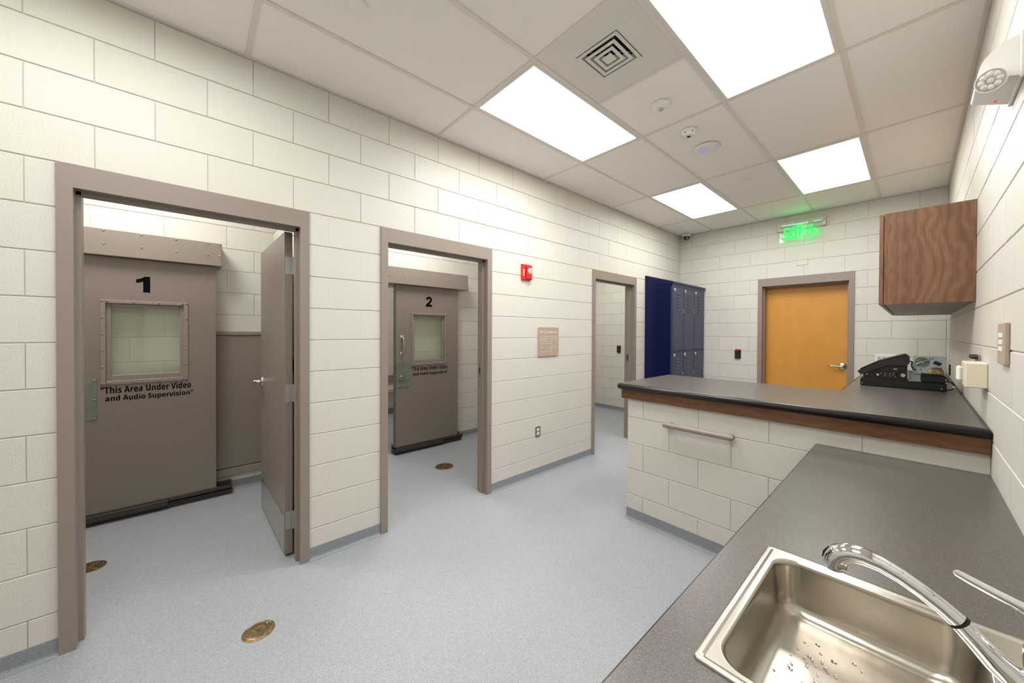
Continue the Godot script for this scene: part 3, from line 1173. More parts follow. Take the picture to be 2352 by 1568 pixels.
func counters() -> void:
	# half-height block wall that carries the service counter
	var pw := structure("wall_counter", "half height cream block wall under the dark service counter", "wall")
	var c := Sh.new()
	c.span(Vector3(1.08, 0, 3.14), Vector3(W, 1.02, 3.33))
	part("mortar_bed", c, M.joint, pw)
	blocks(pw, 0, 3.335, Vector3.BACK, 1.074, W, 0.0, 1.02, [], 1.208, 0.411)
	blocks(pw, 2, 1.074, Vector3.LEFT, 3.135, 3.335, 0.0, 1.02, [], 3.135, 0.4064)
	blocks(pw, 0, 3.135, Vector3.FORWARD, 1.074, W, 0.0, 1.02, [], 1.208, 0.411, true)
	var bp := structure("baseboard_counter", "blue grey cove base along the half height block wall", "baseboard")
	cove_strip(bp, 0, 3.335, Vector3.BACK, 1.07, 2.3, 0.085)
	cove_strip(bp, 2, 1.074, Vector3.LEFT, 3.135, 3.335, 0.085)

	# service counter: dark laminate top in an L, walnut apron
	var t := thing("service_counter", "high L shaped dark laminate counter with walnut apron on the block wall", "counter", Vector3.ZERO)
	var poly := fillet([[0.988, 2.475, 0.03], [2.25, 2.475, 0.0], [2.25, 0.008, 0.0], [W - 0.001, 0.008, 0.0], [W - 0.001, 3.388, 0.0], [0.988, 3.388, 0.05]])
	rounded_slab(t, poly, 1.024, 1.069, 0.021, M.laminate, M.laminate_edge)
	var ap := Sh.new()
	ap.span(Vector3(1.034, 0.953, 3.34), Vector3(W - 0.002, 1.026, 3.364), 0.001)
	part("apron_board", ap, M.walnut_across, t)
	var ae := Sh.new()
	ae.span(Vector3(1.034, 0.953, 2.53), Vector3(1.056, 1.026, 3.34), 0.001)
	part("apron_board", ae, M.walnut_across, t)
	var ab := Sh.new()
	ab.span(Vector3(1.056, 0.953, 2.52), Vector3(2.3, 1.026, 2.542), 0.001)
	part("apron_board", ab, M.walnut_across, t)
	var sp := Sh.new()
	sp.span(Vector3(2.32, 0.0, 0.02), Vector3(2.345, 1.026, 3.13), 0.001)
	part("support_panel", sp, M.walnut, t)

	# cuff rail
	var r := thing("cuff_rail", "short round taupe grab rail fixed to the half height block wall", "grab rail", Vector3.ZERO)
	var bar := Sh.new()
	bar.tube([Vector3(1.392, 0.812, 3.392), Vector3(1.396, 0.812, 3.392), Vector3(1.402, 0.812, 3.392), Vector3(1.84, 0.812, 3.392), Vector3(1.848, 0.812, 3.392), Vector3(1.852, 0.812, 3.392)], [0.008, 0.015, 0.019, 0.019, 0.015, 0.008], 18)
	part("bar", bar, M.steel_paint, r)
	for x in [1.43, 1.826]:
		var e := Sh.new()
		e.tube([Vector3(x, 0.812, 3.392), Vector3(x, 0.808, 3.355), Vector3(x, 0.806, 3.334)], [0.017, 0.017, 0.02], 14)
		part("bracket", e, M.steel_paint, r)

	# lower counter with the sink
	var l := thing("sink_counter", "lower dark speckled laminate counter around the steel sink", "counter", Vector3.ZERO)
	var y0 := 0.826
	var y1 := 0.863
	var hx := [2.358, 2.79]
	var hz := [4.69, 5.181]
	var top := Sh.new()
	top.span(Vector3(2.256, y0, 3.336), Vector3(W - 0.001, y1, hz[0]))
	top.span(Vector3(2.256, y0, hz[1]), Vector3(W - 0.001, y1, REAR - 0.01))
	top.span(Vector3(2.256, y0, hz[0]), Vector3(hx[0], y1, hz[1]))
	top.span(Vector3(hx[1], y0, hz[0]), Vector3(W - 0.001, y1, hz[1]))
	part("counter_surface", top, M.laminate, l)
	var ed := Sh.new()
	ed.span(Vector3(2.2525, y0 - 0.001, 3.336), Vector3(2.256, y1 - 0.0006, REAR - 0.01), 0.0012)
	part("edge_strip", ed, M.laminate_edge, l, "black edge strip")
	# base cabinets under it
	var i := 0
	for z in [3.34, 4.40, 5.46, 6.52]:
		var cb := thing("base_cabinet", ["walnut base cabinet under the lower counter against the half height wall", "walnut base cabinet under the lower counter's front half of the sink", "walnut base cabinet under the lower counter's rear half of the sink", "walnut base cabinet under the lower counter's far end behind the viewer"][i], "cabinet", Vector3(2.30, 0, z), "base cabinets under the lower counter")
		var zw := 1.055
		var bs := Sh.new()
		bs.span(Vector3(0.02, 0.1, 0), Vector3(0.04, 0.825, zw))
		bs.span(Vector3(0.07, 0.0, 0), Vector3(0.085, 0.1, zw))
		part("carcass_front", bs, M.cab_under, cb)
		for k in 2:
			var dr := Sh.new()
			dr.span(Vector3(0.0, 0.105, k * zw / 2 + 0.003), Vector3(0.019, 0.82, (k + 1) * zw / 2 - 0.003), 0.001)
			part("cabinet_door", dr, M.walnut, cb)
		i += 1


func sink() -> void:
	var t := thing("sink", "square drop in stainless steel sink set in the lower counter", "sink", Vector3.ZERO)
	var x0 := 2.340
	var x1 := 2.806
	var z0 := 4.674
	var z1 := 5.197
	var rows := []
	var add := func(a: float, b: float, c: float, d: float, r: float, y: float) -> void:
		var ring := []
		for p in rrect(a, b, c, d, r, 7):
			ring.append(Vector3(p.x, y, p.y))
		ring.reverse()
		rows.append(ring)
	var base := 0.863
	add.call(x0, x1, z0, z1, 0.010, base)
	add.call(x0 + 0.0005, x1 - 0.0005, z0 + 0.0005, z1 - 0.0005, 0.010, base + 0.004)
	add.call(x0 + 0.003, x1 - 0.003, z0 + 0.003, z1 - 0.003, 0.009, base + 0.0065)
	add.call(x0 + 0.008, x1 - 0.008, z0 + 0.008, z1 - 0.008, 0.008, base + 0.0062)
	add.call(x0 + 0.0135, x1 - 0.0135, z0 + 0.0135, z1 - 0.0135, 0.007, base + 0.0058)
	add.call(x0 + 0.0155, x1 - 0.0155, z0 + 0.0155, z1 - 0.0155, 0.006, base + 0.0036)
	add.call(x0 + 0.0175, x1 - 0.0175, z0 + 0.0175, z1 - 0.0175, 0.006, base + 0.0034)
	add.call(x0 + 0.026, x1 - 0.085, z0 + 0.026, z1 - 0.026, 0.05, base + 0.0034)
	add.call(x0 + 0.029, x1 - 0.088, z0 + 0.029, z1 - 0.029, 0.05, base + 0.0026)
	add.call(x0 + 0.0325, x1 - 0.0915, z0 + 0.0325, z1 - 0.0325, 0.05, base - 0.002)
	add.call(x0 + 0.0335, x1 - 0.0925, z0 + 0.0335, z1 - 0.0335, 0.05, base - 0.012)
	add.call(x0 + 0.037, x1 - 0.096, z0 + 0.037, z1 - 0.037, 0.045, base - 0.05)
	add.call(x0 + 0.040, x1 - 0.099, z0 + 0.040, z1 - 0.040, 0.045, base - 0.088)
	for k in 9:
		var a := PI / 2 * (k + 1) / 9
		var d := 0.041 + 0.034 * (1.0 - cos(a))
		add.call(x0 + d, x1 - d - 0.059, z0 + d, z1 - d, 0.045, base - 0.093 - 0.034 * sin(a))
	add.call(x0 + 0.10, x1 - 0.159, z0 + 0.10, z1 - 0.10, 0.05, base - 0.1285)
	var cx := (x0 + x1 - 0.059) / 2
	var cz := (z0 + z1) / 2
	add.call(cx - 0.05, cx + 0.05, cz - 0.05, cz + 0.05, 0.0499, base - 0.131)
	add.call(cx - 0.046, cx + 0.046, cz - 0.046, cz + 0.046, 0.0459, base - 0.136)
	var b := Sh.new()
	b.loft(rows, false, true)
	part("bowl", b, M.stainless, t)
	var dr := Sh.new(Transform3D(Basis.IDENTITY, Vector3(cx, base - 0.136, cz)))
	dr.lathe([Vector2(0.042, 0), Vector2(0.042, 0.004), Vector2(0.03, 0.005), Vector2(0.012, 0.002), Vector2(0.008, 0.012), Vector2(0, 0.013)], 20)
	part("drain_strainer", dr, M.chrome, t)

	# water left on the bottom of the bowl
	var w := Sh.new()
	var r := RandomNumberGenerator.new()
	r.seed = 12
	for k in 60:
		var p := Vector2(r.randfn(2.475, 0.05), r.randfn(4.885, 0.055))
		if p.x < 2.41 or p.x > 2.64 or p.y < 4.745 or p.y > 5.12 or Vector2(p.x - cx, p.y - cz).length() < 0.055:
			continue
		var s := r.randf_range(0.0008, 0.0028)
		w.t = Transform3D(Basis(Vector3.UP, r.randf() * TAU) * Basis.from_scale(Vector3(s * r.randf_range(1.0, 2.2), s * 0.55, s)), Vector3(p.x, base - 0.1278, p.y))
		w.lathe([Vector2(1.0, 0), Vector2(0.92, 0.45), Vector2(0.6, 0.85), Vector2(0, 1.0)], 10)
	var wd := part("water_drops", w, M.drop, self)
	wd.set_meta("kind", "stuff")
	meta(wd, "clear water drops scattered on the bottom of the sink bowl", "water")

	# pull-out tap
	var f := thing("faucet", "chrome single lever pull out tap arching over the sink", "faucet", Vector3.ZERO)
	var z := 4.93
	var bd := Sh.new(Transform3D(Basis.IDENTITY, Vector3(2.765, 0.8664, z)))
	bd.lathe([Vector2(0.034, 0), Vector2(0.034, 0.004), Vector2(0.028, 0.010), Vector2(0.0255, 0.02), Vector2(0.0255, 0.085), Vector2(0.0265, 0.10), Vector2(0.026, 0.118), Vector2(0.022, 0.132), Vector2(0.012, 0.141), Vector2(0, 0.143)], 28)
	part("body", bd, M.chrome, f)
	var sp := Sh.new()
	sp.tube([Vector3(2.772, 0.905, z), Vector3(2.745, 0.918, z), Vector3(2.713, 0.944, z), Vector3(2.693, 0.966, z), Vector3(2.676, 0.984, z)], [0.023, 0.021, 0.0178, 0.0155, 0.0145], 24)
	part("spout", sp, M.chrome, f)
	var rg := Sh.new()
	rg.tube([Vector3(2.6765, 0.9835, z), Vector3(2.674, 0.9862, z)], [0.0152], 24)
	part("seal_ring", rg, M.rubber, f, "black rubber ring")
	var hd := Sh.new()
	hd.tube([Vector3(2.674, 0.9862, z), Vector3(2.655, 1.001, z), Vector3(2.632, 1.0155, z), Vector3(2.606, 1.029, z), Vector3(2.580, 1.0385, z), Vector3(2.556, 1.0425, z), Vector3(2.537, 1.0405, z), Vector3(2.523, 1.032, z), Vector3(2.5155, 1.020, z), Vector3(2.5135, 1.008, z), Vector3(2.5135, 1.004, z)], [0.014, 0.0132, 0.0128, 0.0132, 0.0145, 0.0165, 0.0185, 0.0195, 0.0198, 0.0195, 0.0185], 28)
	part("spray_head", hd, M.chrome, f)
	var ar := Sh.new()
	ar.tube([Vector3(2.5135, 1.0045, z), Vector3(2.5135, 0.998, z)], [0.0145, 0.0135], 20)
	part("aerator", ar, M.brushed, f)
	var bt := Sh.new()
	bt.tube([Vector3(2.5055, 1.045, z + 0.0125), Vector3(2.4985, 1.033, z + 0.0135), Vector3(2.4955, 1.02, z + 0.0125)], [0.0008, 0.002, 0.0008], 8)
	part("dark_bead", bt, M.rubber, f)  # thin black bead along the tip of the spray head
	var lv := Sh.new()
	lv.tube([Vector3(2.768, 0.998, z), Vector3(2.772, 1.018, z - 0.002), Vector3(2.762, 1.034, z - 0.004), Vector3(2.742, 1.0425, z - 0.006), Vector3(2.712, 1.051, z - 0.008), Vector3(2.688, 1.0585, z - 0.009), Vector3(2.672, 1.064, z - 0.010), Vector3(2.6685, 1.0655, z - 0.010)], [0.02, 0.016, 0.0105, 0.0085, 0.0075, 0.007, 0.006, 0.002], 16)
	part("lever", lv, M.chrome, f)


# ---------------------------------------------------------------- things on the walls
func card_reader(label: String, at: Vector3) -> void:
	var t := thing("card_reader", label, "card reader", at, "black card readers")
	var b := Sh.new()
	b.prism(rrect(-0.037, 0.037, -0.067, 0.067, 0.012), 0.0, 0.02)
	part("case", b, M.black, t)
	var f := Sh.new()
	f.prism(rrect(-0.024, 0.024, -0.05, 0.03, 0.006), 0.02, 0.0225)
	part("reader_face", f, M.black_soft, t)
	var l := Sh.new()
	l.span(Vector3(-0.016, 0.047, 0.02), Vector3(0.016, 0.054, 0.022), 0.001)
	part("status_light", l, M.led_red, t, "red status light")


func gang_plate(called: String, label: String, category: String, at: Transform3D, wide: float, high: float, material: Material) -> Node3D:
	var t := thing(called, label, category)
	t.transform = at
	var b := Sh.new()
	b.box(Vector3(0, 0, 0.0025), Vector3(wide, high, 0.005), 0.002)
	part("cover_plate", b, material, t)
	return t


func outlet_face(t: Node3D, at: Vector3) -> void:
	var s := Sh.new()
	s.prism(rrect(at.x - 0.0165, at.x + 0.0165, at.y - 0.014, at.y + 0.014, 0.008, 4), 0.005, 0.0075)
	var o := part("receptacle", s, M.white, t)
	var k := Sh.new()
	for dx in [-0.006, 0.006]:
		k.span(Vector3(at.x + dx - 0.0012, at.y - 0.002, 0.0076), Vector3(at.x + dx + 0.0012, at.y + 0.007, 0.008))
	k.span(Vector3(at.x - 0.0025, at.y - 0.010, 0.0076), Vector3(at.x + 0.0025, at.y - 0.006, 0.008))
	part("slot", k, M.black_gap, o)


func wall_things() -> void:
	# alarm
	var a := thing("fire_alarm", "red fire alarm horn with clear strobe high on the left wall", "fire alarm", Vector3(0.0, 2.064, 3.46))
	var b := Sh.new(facing(Vector3.RIGHT, Vector3.ZERO))
	b.box(Vector3(0, 0, 0.012), Vector3(0.128, 0.152, 0.024), 0.004)
	b.box(Vector3(0.022, -0.004, 0.032), Vector3(0.078, 0.138, 0.022), 0.01)
	part("housing", b, M.red, a)
	var st := Sh.new(stud_basis(Vector3.RIGHT, Vector3(0.043, 0.008, -0.022)))
	st.lathe([Vector2(0.036, 0), Vector2(0.036, 0.008), Vector2(0.031, 0.017), Vector2(0.018, 0.026), Vector2(0, 0.029)], 8, false)
	part("strobe_lens", st, M.clear, a, "clear faceted strobe lens")
	var rf := Sh.new(stud_basis(Vector3.RIGHT, Vector3(0.0435, 0.008, -0.022)))
	rf.lathe([Vector2(0.027, 0), Vector2(0.015, 0.009), Vector2(0, 0.010)], 8, false)
	part("reflector", rf, M.chrome, a)
	text("lettering", "FIRE", 0.019, M.white, a, Transform3D(facing(Vector3.RIGHT, Vector3.ZERO).basis * Basis(Vector3(0, 0, 1), PI / 2), Vector3(0.024, -0.006, 0.046)), 0.062)
	# evacuation plan
	var e := thing("evacuation_sign", "taupe square evacuation plan sign in the middle of the left wall", "sign", Vector3(0.0, 1.374, 3.131))
	var fx := facing(Vector3.RIGHT, Vector3.ZERO)
	var p := Sh.new(fx)
	p.prism(rrect(-0.153, 0.153, -0.151, 0.151, 0.012), 0.0, 0.012)
	part("plate", p, M.sign, e)
	text("title", "EVACUATION PLAN", 0.026, M.sign_line, e, Transform3D(fx.basis, Vector3(0.012, 0.1, 0)), 0.282, false)
	var ln := Sh.new(fx)
	var seg := [[-0.118, 0.058, 0.135, 0.058], [-0.118, 0.058, -0.118, -0.103], [-0.118, -0.103, 0.036, -0.103], [0.036, -0.103, 0.036, 0.058], [0.135, 0.058, 0.135, -0.025], [-0.118, -0.018, 0.036, -0.018], [-0.09, 0.058, -0.09, 0.0], [-0.062, 0.058, -0.062, 0.0], [-0.04, 0.058, -0.04, 0.0], [-0.015, 0.058, -0.015, 0.0], [-0.118, 0.03, -0.09, 0.03], [-0.09, 0.03, -0.015, 0.03], [-0.118, 0.006, -0.09, 0.006], [-0.075, 0.012, -0.02, 0.012], [-0.015, 0.0, 0.036, 0.0], [0.048, 0.058, 0.048, 0.0], [0.048, 0.0, 0.078, 0.0], [0.078, 0.058, 0.078, 0.02], [0.048, 0.035, 0.078, 0.035], [0.095, 0.058, 0.095, 0.02], [0.095, 0.014, 0.12, 0.014], [0.1, -0.014, 0.135, -0.014], [0.048, -0.035, 0.078, -0.035], [0.048, -0.06, 0.13, -0.06], [0.048, -0.035, 0.048, -0.135], [0.078, -0.035, 0.078, -0.06], [0.11, -0.03, 0.11, -0.06], [0.005, -0.07, 0.036, -0.07], [0.005, -0.07, 0.005, -0.103], [-0.1, -0.05, -0.075, -0.05], [-0.1, -0.06, -0.08, -0.06]]
	for s in seg:
		ln.span(Vector3(minf(s[0], s[2]) - 0.0013, minf(s[1], s[3]) - 0.0013, 0.012), Vector3(maxf(s[0], s[2]) + 0.0013, maxf(s[1], s[3]) + 0.0013, 0.0128))
	part("plan_lines", ln, M.sign_line, e)
	# outlet low on the left wall
	var o := gang_plate("outlet", "steel power outlet low on the left wall under the evacuation sign", "outlet", facing(Vector3.RIGHT, Vector3(0, 0.452, 3.278)), 0.072, 0.116, M.brushed)
	outlet_face(o, Vector3(0, 0.02, 0))
	outlet_face(o, Vector3(0, -0.02, 0))
	card_reader("black card reader with red light beside the wooden door", Vector3(0.867, 1.168, 0.0))
	card_reader("black card reader with red light inside the far doorway", Vector3(-1.136, 1.162, 0.0))
	# blank plate over the wooden door
	var bp := gang_plate("blank_plate", "small blank cream plate on the wall above the wooden door", "wall plate", facing(Vector3.BACK, Vector3(1.613, 2.405, 0.0)), 0.115, 0.07, M.paint[2])
	var rim := Sh.new()
	for q in [[-0.0585, -0.0565, -0.036, 0.036], [0.0565, 0.0585, -0.036, 0.036], [-0.0585, 0.0585, -0.037, -0.0345], [-0.0585, 0.0585, 0.0345, 0.037]]:
		rim.span(Vector3(q[0], q[2], 0), Vector3(q[1], q[3], 0.0012))
	part("gasket", rim, M.track, bp)
	# white outlet behind the device on the counter
	var q4 := gang_plate("quad_outlet", "white four way outlet plate on the far wall behind the counter device", "outlet", facing(Vector3.BACK, Vector3(2.392, 1.182, 0.0)), 0.17, 0.116, M.white)
	for dx in [-0.05, -0.012, 0.03]:
		var s := Sh.new()
		s.span(Vector3(dx - 0.014, -0.03, 0.005), Vector3(dx + 0.014, 0.03, 0.009), 0.002)
		part("jack_module", s, M.alu, q4)
	for dx in [-0.07, -0.03, 0.012, 0.055]:
		put("screw", screw_mesh(0.003, 0.0015), M.track, q4, stud_basis(Vector3.BACK, Vector3(dx, 0.049, 0.005)))
	# narrow switch plate in the corner of the right wall
	var sw := gang_plate("switch_plate", "white switch plate on the right wall in the corner behind the device", "switch plate", facing(Vector3.LEFT, Vector3(W, 1.262, 0.40)), 0.115, 0.116, M.white)
	for dz in [-0.023, 0.023]:
		var s := Sh.new()
		s.box(Vector3(dz, 0, 0.008), Vector3(0.01, 0.024, 0.008), 0.002)
		part("toggle", s, M.white, sw)
	var cc := thing("cable_cover", "thin dark vertical strip on the right wall above the counter", "cable cover", Vector3(W, 1.14, 0.68))
	var cs := Sh.new(facing(Vector3.LEFT, Vector3.ZERO))
	cs.box(Vector3(0, 0, 0.006), Vector3(0.03, 0.10, 0.012), 0.002)
	part("strip", cs, M.track, cc)
	# wall box over the counter
	var wb := thing("wall_box", "cream square box with white pad on the right wall above the counter", "wall box", Vector3(W, 1.2825, 3.1))
	var bx := Sh.new()
	bx.span(Vector3(-0.068, -0.0585, -0.09), Vector3(0, 0.0585, 0.1), 0.004)
	part("box_body", bx, M.cream, wb)
	var pl := Sh.new()
	pl.span(Vector3(-0.009, -0.07, -0.33), Vector3(0, 0.085, -0.17), 0.002)
	part("back_plate", pl, M.brushed, wb)
	var pd := Sh.new()
	pd.box(Vector3(-0.078, -0.002, -0.045), Vector3(0.02, 0.076, 0.05), 0.009)
	part("side_pad", pd, M.white, wb)
	for dz in [-0.21, -0.25, -0.31]:
		var kn := Sh.new()
		kn.tube([Vector3(-0.009, 0.074, dz), Vector3(-0.03, 0.074, dz)], [0.012, 0.010], 10)
		part("knob", kn, M.track, wb)
	# narrow sign with three labels
	var ns := thing("switch_strip", "narrow taupe vertical plate with three white labels on the right wall", "control plate", Vector3(W, 1.441, 3.672))
	var fl := facing(Vector3.LEFT, Vector3.ZERO)
	var nb := Sh.new(fl)
	nb.box(Vector3(0, 0, 0.007), Vector3(0.15, 0.155, 0.014), 0.003)
	part("plate", nb, M.sign, ns)
	for y in [0.031, 0.005, -0.02]:
		var s := Sh.new(fl)
		s.box(Vector3(0.0, y, 0.0145), Vector3(0.088, 0.017, 0.002), 0.0006)
		part("label_strip", s, M.white, ns)


func lockers() -> void:
	var t := thing("locker_unit", "navy blue steel locker unit with sloped top in the far left corner", "lockers", Vector3(0.004, 0, 0.045))
	var dp := 0.395
	var zl := 1.085
	var b := Sh.new()
	b.span(Vector3(0, 0.0, 0), Vector3(dp - 0.02, 2.138, zl), 0.002)
	part("body", b, M.navy, t)
	var hood := Sh.new(Transform3D(Basis.IDENTITY, Vector3.ZERO))
	hood.prism(PackedVector2Array([Vector2(0, 2.139), Vector2(dp + 0.014, 2.139), Vector2(dp + 0.014, 2.168), Vector2(0, 2.29)]), -0.02, zl)
	part("sloped_top", hood, M.navy, t)
	# face frame
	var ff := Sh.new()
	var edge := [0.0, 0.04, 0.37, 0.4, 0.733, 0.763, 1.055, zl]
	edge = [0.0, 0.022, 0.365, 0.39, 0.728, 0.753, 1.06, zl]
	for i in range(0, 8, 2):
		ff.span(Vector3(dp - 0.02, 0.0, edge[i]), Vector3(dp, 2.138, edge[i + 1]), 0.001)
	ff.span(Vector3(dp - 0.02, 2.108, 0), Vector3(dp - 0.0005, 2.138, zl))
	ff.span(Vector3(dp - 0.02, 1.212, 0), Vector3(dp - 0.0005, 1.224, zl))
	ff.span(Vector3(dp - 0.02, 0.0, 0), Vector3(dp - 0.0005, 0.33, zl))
	part("face_frame", ff, M.navy_sheen, t)
	for i in [5, 3, 1]:
		var za: float = edge[i] + 0.003
		var zb: float = edge[i + 1] - 0.003
		for tier in [[1.228, 2.104], [0.335, 1.208]]:
			var d := Node3D.new()
			d.name = "locker_door"
			t.add_child(d, true)
			var s := Sh.new()
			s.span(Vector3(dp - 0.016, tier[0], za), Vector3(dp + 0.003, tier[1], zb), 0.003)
			part("door_panel", s, M.navy_sheen, d)
			var zc := (za + zb) / 2
			for k in 6:
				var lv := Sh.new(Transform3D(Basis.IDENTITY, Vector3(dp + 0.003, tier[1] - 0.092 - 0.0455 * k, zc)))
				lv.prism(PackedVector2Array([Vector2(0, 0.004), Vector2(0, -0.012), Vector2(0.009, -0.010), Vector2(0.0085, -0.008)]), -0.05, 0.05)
				part("louver", lv, M.navy_sheen, d)
			var np := Sh.new(stud_basis(Vector3.RIGHT, Vector3(dp + 0.003, tier[1] - 0.04, zb - 0.05)))
			np.lathe([Vector2(0.023, 0), Vector2(0.022, 0.003), Vector2(0, 0.004)], 16)
			part("number_disc", np, M.nickel, d)
			var hp := Sh.new()
			hp.box(Vector3(dp + 0.006, tier[1] - 0.322, za + 0.012), Vector3(0.012, 0.05, 0.034), 0.003)
			part("latch", hp, M.nickel, d)
			var hh := Sh.new()
			hh.box(Vector3(dp + 0.0125, tier[1] - 0.322, za + 0.012), Vector3(0.002, 0.022, 0.012), 0.0)
			part("latch_slot", hh, M.navy_dark, d)


func wall_cabinet() -> void:
	var t := thing("wall_cabinet", "walnut laminate wall cabinet hung on the right wall above the counter", "cabinet", Vector3.ZERO)
	var x0 := 2.482
	var y0 := 1.66
	var y1 := 2.235
	var z0 := 0.62
	var z1 := 2.65
	var b := Sh.new()
	b.span(Vector3(x0, y0, z1 - 0.018), Vector3(W - 0.001, y1, z1), 0.001)
	part("side_panel", b, M.walnut, t)
	var c := Sh.new()
	c.span(Vector3(x0, y0, z0), Vector3(W - 0.001, y1, z0 + 0.018), 0.001)
	part("side_panel", c, M.walnut, t)
	var u := Sh.new()
	u.span(Vector3(x0 + 0.002, y0 + 0.004, z0 + 0.018), Vector3(W - 0.001, y0 + 0.02, z1 - 0.018))
	part("bottom_panel", u, M.cab_under, t, "pale underside")
	var v := Sh.new()
	v.span(Vector3(x0, y1 - 0.018, z0 + 0.018), Vector3(W - 0.001, y1 - 0.001, z1 - 0.018))
	part("top_panel", v, M.walnut, t)
	var n := 4
	var w := (z1 - z0) / n
	for i in n:
		var d := Sh.new()
		d.span(Vector3(x0 - 0.022, y0 + 0.001, z0 + i * w + 0.0015), Vector3(x0 - 0.003, y1 - 0.003, z0 + (i + 1) * w - 0.0015), 0.001)
		part("cabinet_door", d, M.walnut, t)
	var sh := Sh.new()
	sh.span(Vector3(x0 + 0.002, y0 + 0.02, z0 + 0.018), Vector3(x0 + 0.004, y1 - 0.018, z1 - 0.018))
	part("gap_shade", sh, M.black_gap, t)  # black sheet put in as the shade behind the door gaps


# breath-test style desk instrument with its covers off
func counter_device() -> void:
	var zf := 2.0
	var yb := 1.0692
	var t := thing("desk_instrument", "opened black desk instrument with handset style cover and bare metal chassis on the counter", "instrument", Vector3(0, 0, 0))
	var b := Sh.new()
	b.span(Vector3(2.33, yb, 1.76), Vector3(2.776, yb + 0.058, zf), 0.005)
	part("base_tray", b, M.black, t)
	for x in [2.342, 2.752]:
		put("screw", screw_mesh(0.004, 0.0015), M.nickel, t, stud_basis(Vector3.BACK, Vector3(x, yb + 0.018, zf)))
	# connector block
	var k := Sh.new()
	k.prism(PackedVector2Array([Vector2(2.350, 1.128), Vector2(2.584, 1.128), Vector2(2.584, 1.24), Vector2(2.49, 1.24), Vector2(2.345, 1.16)]), 1.80, 1.975)
	part("connector_block", k, M.black, t)
	# slanted cover lying on it
	var cv := Sh.new()
	var prof := PackedVector2Array([Vector2(2.313, 1.180), Vector2(2.330, 1.151), Vector2(2.345, 1.160), Vector2(2.40, 1.192), Vector2(2.486, 1.237), Vector2(2.582, 1.238), Vector2(2.595, 1.255), Vector2(2.595, 1.301), Vector2(2.574, 1.322), Vector2(2.552, 1.318), Vector2(2.516, 1.302), Vector2(2.470, 1.286), Vector2(2.425, 1.263), Vector2(2.36, 1.217)])
	cv.prism(prof, 1.782, 1.988)
	part("handset_cover", cv, M.black_soft, t, "dark grey curved cover")
	var ridge := Sh.new()
	ridge.tube([Vector3(2.33, 1.198, 1.99), Vector3(2.425, 1.262, 1.99), Vector3(2.516, 1.301, 1.99), Vector3(2.572, 1.32, 1.99)], [0.004], 8)
	part("cover_lip", ridge, M.black_soft, t)
	# ports
	var ports := Node3D.new()
	ports.name = "port_panel"
	t.add_child(ports, true)
	var zp := 1.9755
	for q in [[2.428, 1.158, 0.008], [2.445, 1.172, 0.003], [2.467, 1.170, 0.003], [2.467, 1.154, 0.003], [2.495, 1.170, 0.003], [2.495, 1.153, 0.003], [2.51, 1.166, 0.003], [2.527, 1.150, 0.004], [2.366, 1.158, 0.005], [2.515, 1.176, 0.0025]]:
		var s := Sh.new(stud_basis(Vector3.BACK, Vector3(q[0], q[1], zp)))
		s.lathe([Vector2(q[2], 0), Vector2(q[2], 0.003), Vector2(q[2] * 0.6, 0.004), Vector2(0, 0.004)], 10)
		part("screw", s, M.alu, ports)
	for q in [[2.425, 1.158, 0.013, 0.016], [2.448, 1.16, 0.014, 0.006], [2.48, 1.162, 0.026, 0.02], [2.515, 1.158, 0.018, 0.012]]:
		var s := Sh.new()
		s.box(Vector3(q[0], q[1], zp + 0.001), Vector3(q[2], q[3], 0.004), 0.001)
		part("socket", s, M.black_soft, ports)
	var rg := Sh.new(stud_basis(Vector3.BACK, Vector3(2.563, 1.165, zp)))
	rg.lathe([Vector2(0.013, 0), Vector2(0.013, 0.004), Vector2(0.011, 0.005), Vector2(0.0095, 0.004), Vector2(0.0095, 0.0005), Vector2(0, 0.0005)], 18)
	part("round_socket", rg, M.alu, ports)
	var lb := Sh.new()
	lb.span(Vector3(2.512, 1.205, zp), Vector3(2.532, 1.211, zp + 0.002))
	part("label_strip", lb, M.alu, ports)
	# bare chassis: floor pan and upright plate with a round window
	var pan := Sh.new()
	pan.span(Vector3(2.592, 1.1275, 1.80), Vector3(2.77, 1.131, 1.985))
	part("chassis_pan", pan, M.chassis, t)
	var st := Sh.new()
	st.prism(PackedVector2Array([Vector2(2.592, 1.131), Vector2(2.70, 1.131), Vector2(2.66, 1.18), Vector2(2.61, 1.2), Vector2(2.592, 1.2)]), 1.905, 1.91)
	part("chassis_side", st, M.chassis, t)
	var up := Node3D.new()
	up.name = "chassis_plate"
	t.add_child(up, true)
	up.transform = Transform3D(Basis(Vector3.RIGHT, -0.30), Vector3(2.691, 1.244, 1.90))
	# plate built as a ring strip round the round window, in its own axes
	var hole := Vector2(-0.032, 0.024)
	var pr := Sh.new()
	var outer := []
	var inner := []
	for i in 48:
		var a := TAU * i / 48
		var d := Vector2(cos(a), sin(a))
		inner.append(hole + d * 0.042)
		var s := 1e9
		for c in [[0.079, 0], [-0.079, 0], [0.070, 1], [-0.068, 1]]:
			var comp: float = d.x if c[1] == 0 else d.y
			var h0: float = hole.x if c[1] == 0 else hole.y
			if absf(comp) > 1e-4 and (c[0] - h0) / comp > 0:
				s = minf(s, (c[0] - h0) / comp)
		outer.append(hole + d * s)
